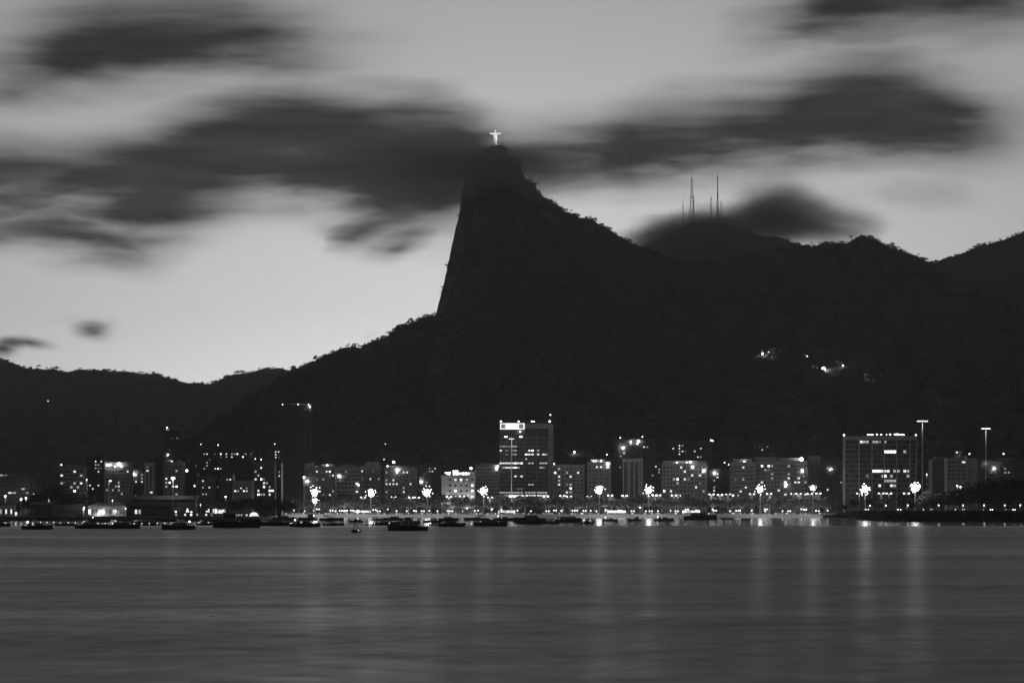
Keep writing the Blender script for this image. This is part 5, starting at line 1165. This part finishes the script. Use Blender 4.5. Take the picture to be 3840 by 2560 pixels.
# ================================================================ traffic on the avenue
def car_meshes():
    b = MB()
    prof = [(-2.1,.35),(-2.15,.75),(-1.95,.95),(-1.2,1.02),(1.0,1.0),(1.95,.88),(2.15,.65),(2.1,.35)]
    b.rings([[(x, y, z) for x, z in prof] for y in (-.85, .85)])
    c = MB(); pc = [(-1.6,1.0),(-1.1,1.45),(.35,1.46),(1.1,1.0)]
    c.rings([[(x, y, z) for x, z in pc] for y in (-.72, .72)])
    w = MB(); w.tube((0, -.1, 0), (0, .1, 0), .32, n=12)
    h = MB(); h.box(-.22, .05, -.22, .22, -.1, .1)
    return b.mesh('body', [mat('car_paint_silver', .35, .35, .5)]), b.mesh('body', [mat('car_paint_dark', .05, .3, .5)]), c.mesh('cabin', M['glass']), w.mesh('wheel', M['dark_steel']), h.mesh('headlight', M['lamp']), h.mesh('tail_light', emat('tail_light', 1.5))
CB1, CB2, CC, CWH, CHL, CTL = car_meshes()
rng = random.Random(77)
cars = []
for lane, (dy, dirn) in enumerate(((12.5, 1), (17.5, 1), (23.5, -1), (28, -1))):
    px = 1010 + 25*lane
    while px < 3180:
        cars.append((px, YW + dy, dirn)); px += rng.uniform(62, 130)
for px in (3250, 3370, 3480, 3600, 3705, 3790): cars.append((px, shore(px) + 23, 1 if px % 20 else -1))
cars.sort()
for k, (px, Y, dirn) in enumerate(cars):
    zg = 2.004 if px < 3200 else 4.954
    sl = 0.0 if px < 3200 else math.atan2(shore(px + 30) - shore(px - 30), X_at(px + 30, shore(px + 30)) - X_at(px - 30, shore(px - 30)))
    t = thing('car', 'small %s car with lit headlights on the %s, %s from the left' % (('silver', 'dark')[k % 2], 'seafront avenue' if px < 3200 else 'headland road', ordinal(k)), 'car', (X_at(px, Y), Y, zg), (0 if dirn > 0 else math.pi) + sl, 'cars on the shore roads')
    obj('body', (CB1, CB2)[k % 2], t); obj('cabin', CC, t)
    for sx_ in (-1.3, 1.3):
        for sy_ in (-.78, .78): obj('wheel', CWH, t, (sx_, sy_, .32))
    for sy_ in (-.66, .66): obj('headlight', CHL, t, (2.16, sy_, .68)); obj('tail_light', CTL, t, (-2.0, sy_, .75))
def bus_mesh():
    b = MB(); b.box(-6, 6, -1.25, 1.25, .4, 1.35); b.box(-6, 6, -1.25, 1.25, 2.45, 3.1)
    for x in (-5.95, -4, -2, 0, 2, 4, 5.75): b.box(x - .06, x + .12, -1.22, 1.22, 1.353, 2.447)
    w = MB(); w.box(-.93, .93, -.02, .02, 0, 1.05)
    return b.mesh('body', M['white']), [w.mesh('window', M['lit_vbright']), w.mesh('window', M['lit_bright']), w.mesh('window', M['lit_mid'])]
BB, BW_ = bus_mesh()
for k, (px, dy, lab) in enumerate(((1358,29,'bus with glowing windows below the palms at the left'),(1900,29,'bus with glowing windows before the sign tower'),(2312,13,'bus with glowing windows before the dim filler block'),(2592,29,'bus with glowing windows before the egg-crate block'))):
    Y = YW + dy - (1.5 if dy < 20 else -.5)
    t = thing('bus', lab, 'bus', (X_at(px, Y), Y, 2.004), 0 if k % 2 else math.pi, 'lit buses on the avenue')
    obj('body', BB, t)
    for x in (-4.97, -2.97, -.97, 1.03, 3.03, 4.9):
        for y in (-1.24, 1.24): o = obj('window', BW_[rng.choice((0, 1, 1, 2))], t, (x, y, 1.38)); o.scale = (.98 if x < 4 else .85, 1, 1)
    for x in (-3.9, 3.9):
        for y in (-1.1, 1.1): o = obj('wheel', CWH, t, (x, y, .48)); o.scale = (1.5, 1, 1.5)
    for y in (-.85, .85): obj('headlight', CHL, t, (6.03, y, .85))
# ================================================================ boats at their moorings
M['hull'] = mat('hull_paint', .05, .45, .4, .2, .6)
M['hull_grey'] = mat('hull_paint_grey', .12, .45, .4, .2, .6)
M['deck'] = mat('deck', .16, .7, .3, .2, .8)
def hull_mesh(L, Bm, H, bowrise, mtl):
    mb = MB(); n = 9; rg = []
    for k in range(n):
        t = k/(n - 1); x = lerp(-L/2, L/2, t)
        w = Bm/2*(.86 + .14*math.sin(math.pi*min(1, t*1.4)))*max(.04, 1 - max(0, (t - .55)/.45)**2.2)
        zt = H*(1 + bowrise*max(0, t - .3)**1.6)
        fl = .72 if t < .9 else .3
        rg.append([(x, -w, zt), (x - .0, -w*fl, -.25), (x, 0, -.45), (x, w*fl, -.25), (x, w, zt)])
    i = 0
    for a, b_ in zip(rg, rg[1:]):
        for j in range(4): mb.quad(a[j], b_[j], b_[j+1], a[j+1])
        mb.quad(a[4], b_[4], b_[0], a[0])
    mb.f.append(tuple(range(len(mb.v), len(mb.v) + 5))); mb.v += rg[0]; mb.m.append(0)
    return mb.mesh('hull', mtl)
def boat(kind, label, px0, px1, wl, grey=False, lit=False, flip=False, rz=0.0, hscale=1.0):
    Y = Y_water(wl); L = (px1 - px0)/F*Y
    t = thing({'cruiser': 'motor_boat', 'sail': 'sailing_boat', 'skiff': 'rowing_boat', 'trawler': 'fishing_boat'}[kind], label, 'boat', (X_at((px0 + px1)/2, Y), Y, 0), rz + (math.pi if flip else 0), 'boats moored in the bay')
    hm_ = M['hull_grey'] if grey else M['hull']
    H = {'cruiser': .115, 'sail': .10, 'skiff': .11, 'trawler': .13}[kind]*L*hscale; Bm = L*.3
    obj('hull', hull_mesh(L, Bm, H, .5, hm_), t)
    def roofed(nm, x0, x1, z0, z1, w, rake, mtl):
        q = MB(); q.rings([[(x0*L, -w*L, z0), (x1*L, -w*L, z0), ((x1 - rake)*L, -w*L*.85, z1), ((x0 + rake*.3)*L, -w*L*.85, z1)], [(x0*L, w*L, z0), (x1*L, w*L, z0), ((x1 - rake)*L, w*L*.85, z1), ((x0 + rake*.3)*L, w*L*.85, z1)]])
        return q.build(nm, mtl, t)
    if kind == 'cruiser':
        cab = roofed('cabin', -.28, .24, H*.9, H*1.75, .11, .12, M['deck'])
        q = MB(); n = 4
        for k in range(n):
            x = (-.22 + .1*k)*L
            o = MB(); o.box(-.035*L, .035*L, -.01, .01, 0, H*.42); ob = obj('window', o.mesh('window', M['lit_mid'] if lit and k == 1 else M['glass']), cab, (x, -.106*L, H*1.15)); ob.rotation_euler = (R(-8), 0, 0)
        q = MB(); q.tube((-.3*L, 0, H*1.72), (-.34*L, 0, H*2.5), .05, .03, 5); q.tube((-.34*L, -.06*L, H*2.15), (-.34*L, .06*L, H*2.15), .03, n=4); q.build('aerial_mast', M['steel'], t)
        q = MB()
        for k in range(6):
            x = (.12 + .06*k)*L; w = .12*L*max(.1, 1 - ((x/L - .05)/.45)**2)
            for s in (-1, 1): q.tube((x, s*w, H*1.05), (x, s*w, H*1.42), .025, n=4)
        q.build('rail', M['steel'], t)
    elif kind == 'sail':
        roofed('coach_roof', -.18, .16, H*.9, H*1.4, .08, .08, M['deck'])
        q = MB(); q.tube((.04*L, 0, H*.8), (.04*L, 0, L*1.15), .07, .04, 6); q.build('mast', M['steel'], t)
        q = MB(); q.tube((.03*L, 0, H*1.9), (-.4*L, 0, H*1.75), .05, n=5); q.sphere((-.18*L, 0, H*2.0), .1*L, 8, 4, sx=2.0, sy=.35, sz=.22); q.build('boom', M['deck'], t)
        q = MB(); q.tube((.04*L, 0, L*1.13), (.48*L, 0, H*1.3), .015, n=3); q.tube((.04*L, 0, L*1.13), (-.48*L, 0, H*1.1), .015, n=3); q.build('stay', M['steel'], t)
    elif kind == 'trawler':
        cab = roofed('wheel_house', -.3, .0, H*.9, H*2.6, .12, .03, M['deck'])
        for k in range(3):
            o = MB(); o.box(-.035*L, .035*L, -.01, .01, 0, H*.5); obj('window', o.mesh('window', M['lit_mid'] if k == 0 and lit else M['glass']), cab, ((-.23 + .09*k)*L, -.122*L, H*1.7))
        q = MB(); q.tube((.08*L, 0, H), (.08*L, 0, H*4.4), .09, .05, 6); q.tube((.08*L, 0, H*2.6), (.38*L, 0, H*3.6), .06, n=5); q.tube((-.34*L, 0, H*2), (-.34*L, 0, H*3.6), .06, n=5); q.build('derrick', M['dark_steel'], t)
    else:
        q = MB()
        for x in (-.2, .1): q.box(x*L - .12, x*L + .12, -Bm*.42, Bm*.42, H*.62, H*.7)
        q.build('thwart', M['deck'], t)
        q = MB(); q.tube((-.1*L, -Bm*.5, H), (.25*L, -Bm*.9, H*.8), .03, n=5); q.build('oar', M['deck'], t)
    if lit:
        q = MB(); q.sphere((0, 0, 0), .14 + .012*L, 8, 5); q.tube((0, 0, -.7), (0, 0, -.1), .03, n=4, mi=1)
        obj('deck_lamp', q.mesh('deck_lamp', [M['lamp_small'], M['dark_steel']]), t, (-.32*L, 0, H*1.75 + .3))
    return t
NB = [  # kind, x0, x1, waterline, lit, flip, label
 ('cruiser', 82, 199, 1984, 1, 0, 'dark motor boat nearest the far left, lamp on its stern'),
 ('cruiser', 282, 402, 1981, 0, 0, 'left hull of the two motor boats lying end to end'),
 ('cruiser', 398, 525, 1981.5, 0, 0, 'right hull of the two motor boats lying end to end'),
 ('cruiser', 605, 735, 1984.5, 1, 1, 'dark motor boat with a pale wheel lamp, below the hangar roofs'),
 ('trawler', 800, 975, 1978, 0, 0, 'longest dark boat of the left half, below the lit tree'),
 ('cruiser', 972, 1086, 1971, 0, 1, 'low boat below the unlit tower'),
 ('cruiser', 1086, 1200, 1975, 1, 0, 'dark boat with a bright deck lamp below the leftmost floodlight mast'),
 ('sail', 1212, 1290, 1970, 0, 0, 'bare-masted sailing boat right of the boat with the bright deck lamp'),
 ('cruiser', 1454, 1604, 1989, 0, 1, 'closest big dark boat with a raked bow in mid-bay'),
 ('sail', 1400, 1500, 1968, 0, 0, 'sailing boat half hidden by the closest big boat'),
 ('cruiser', 1643, 1745, 1974, 0, 0, 'low dark boat below the floodlit hotel'),
 ('cruiser', 1775, 1903, 1972, 0, 0, 'long low boat just left of the bright reflection of the tower sign'),
 ('cruiser', 1925, 2050, 1957, 0, 1, 'boat below the right half of the sign tower'),
 ('sail', 2078, 2181, 1957.5, 0, 0, 'sailing boat below the eight-column block'),
 ('trawler', 2181, 2228, 1963, 1, 0, 'stubby fishing boat with a tall wheel house and derrick'),
 ('cruiser', 2260, 2317, 1953, 1, 0, 'little motor boat beside the sixth floodlight reflection'),
 ('trawler', 2355, 2404, 1952, 0, 1, 'little fishing boat below the white-piered office'),
 ('cruiser', 2453, 2527, 1953, 1, 0, 'motor boat right of the seventh floodlight reflection'),
 ('cruiser', 2560, 2690, 1947.5, 0, 0, 'long boat close inshore below the egg-crate block'),
 ('skiff', 2783, 2818, 1949, 0, 0, 'small open boat close inshore, furthest right of all'),
 ('skiff', 2700, 2750, 1946.5, 0, 1, 'small open boat left of the furthest right one'),
 ('cruiser', -40, 40, 1973, 0, 0, 'boat cut off by the left edge'),
 ('sail', 205, 280, 1971, 0, 0, 'sailing boat in the gap right of the far left motor boat'),
 ('cruiser', 530, 600, 1969, 0, 1, 'smaller boat filling the gap before the boat with the wheel lamp'),
 ('cruiser', 738, 800, 1968, 0, 0, 'small boat left of the longest dark boat'),
 ('skiff', 1365, 1400, 1968, 0, 0, 'small open boat left of the half hidden sailing boat'),
 ('sail', 1608, 1640, 1969, 1, 0, 'tiny sailing boat at the bow of the closest big boat')]
for (k, a, b_, w, lit, fl, lab) in NB: boat(k, lab, a, b_, w, lit=bool(lit), flip=bool(fl), rz=random.Random(a).uniform(-.12, .12))
# second rank, further in towards the quay
rng = random.Random(9)
far = []
px = -30.0
while px < 2150:
    w = rng.uniform(48, 95); far.append((px, px + w, rng.uniform(1950, 1963))); px += w*rng.uniform(.85, 1.5)
for k, (a, b_, w) in enumerate(far):
    kind = ('cruiser', 'sail', 'cruiser', 'trawler', 'sail')[k % 5]
    boat(kind, '%s in the crowded back rank of moorings, %s from the left' % ({'cruiser': 'motor boat', 'sail': 'sailing boat', 'trawler': 'fishing boat'}[kind], ordinal(k)), a, b_, w, grey=k % 3 == 0, lit=k % 9 == 4, flip=k % 2 == 1, rz=rng.uniform(-.3, .3))
# line of small mooring floats with marker lamps
fx = [(123,1966),(152,1964),(176,1964),(202,1964),(226,1964.5),(256,1965),(283,1965.5),(310,1966),(335,1967),(367,1968),(395,1968.5),(422,1968),(450,1968.5),(476,1968.5),(503,1969),(532,1968.5),(560,1968),(590,1968),(617,1967),(745,1965),(781,1964),(815,1964),(850,1965),(895,1965),(941,1965),(990,1967),(1038,1968),(1090,1968),(1147,1969),(1404,1967),(1460,1967),(1533,1966.5),(1686,1969),(1768,1968),(1853,1965)]
q = MB(); q.sphere((0, 0, .12), .34, 8, 5, 0, sz=.8); q.tube((0, 0, .3), (0, 0, .75), .04, n=5, mi=0); q.sphere((0, 0, .82), .12, 7, 4, 1); FM = None
fb = MB(); fb.sphere((0, 0, .12), .34, 8, 5, 0, sz=.8); fb.tube((0, 0, .3), (0, 0, .75), .04, n=5); FBM = fb.mesh('float', M['white'])
fl_ = MB(); fl_.sphere((0, 0, .82), .15, 7, 4); FLM = fl_.mesh('marker_lamp', emat('marker_lamp', 2.5))
for k, (px, wl) in enumerate(fx):
    Y = Y_water(wl + 1.5)
    t = thing('mooring_float', 'small white float with a marker light, %s from the left along the mooring line' % ordinal(k), 'buoy', (X_at(px, Y), Y, 0), 0, 'mooring floats')
    obj('float', FBM, t); obj('marker_lamp', FLM, t)
# channel buoy
Y = Y_water(1995); t = thing('channel_buoy', 'dark cone-shaped channel buoy floating in open water left of the closest boat', 'buoy', (X_at(1335, Y), Y, 0), .3)
q = MB(); q.rings([[(r_*math.cos(2*math.pi*k/14), r_*math.sin(2*math.pi*k/14), z) for k in range(14)] for r_, z in ((1.0, -.3), (1.3, 0), (1.3, .5), (1.05, .72))]); q.build('float', M['hull'], t)
q = MB()
for k in range(4): q.tube((.9*math.cos(k*1.571 + .4), .9*math.sin(k*1.571 + .4), .7), (.22*math.cos(k*1.571 + .4), .22*math.sin(k*1.571 + .4), 2.8), .07, n=5)
for z, r_ in ((1.4, .68), (2.1, .45)):
    for k in range(4): q.tube((r_*math.cos(k*1.571 + .4), r_*math.sin(k*1.571 + .4), z), (r_*math.cos((k+1)*1.571 + .4), r_*math.sin((k+1)*1.571 + .4), z), .05, n=4)
q.build('lattice', M['hull'], t)
q = MB(); q.rings([[(r_*math.cos(2*math.pi*k/10), r_*math.sin(2*math.pi*k/10), z) for k in range(10)] for r_, z in ((.42, 2.8), (.34, 3.3), (.05, 3.75))]); q.build('top_mark', M['hull'], t)
q = MB(); q.sphere((.35, -1.25, .5), .12, 7, 5); q.build('glint_glow', emat('glint_glow', 2.0), t)  # glowing bead added as the bright glint at the buoy's base
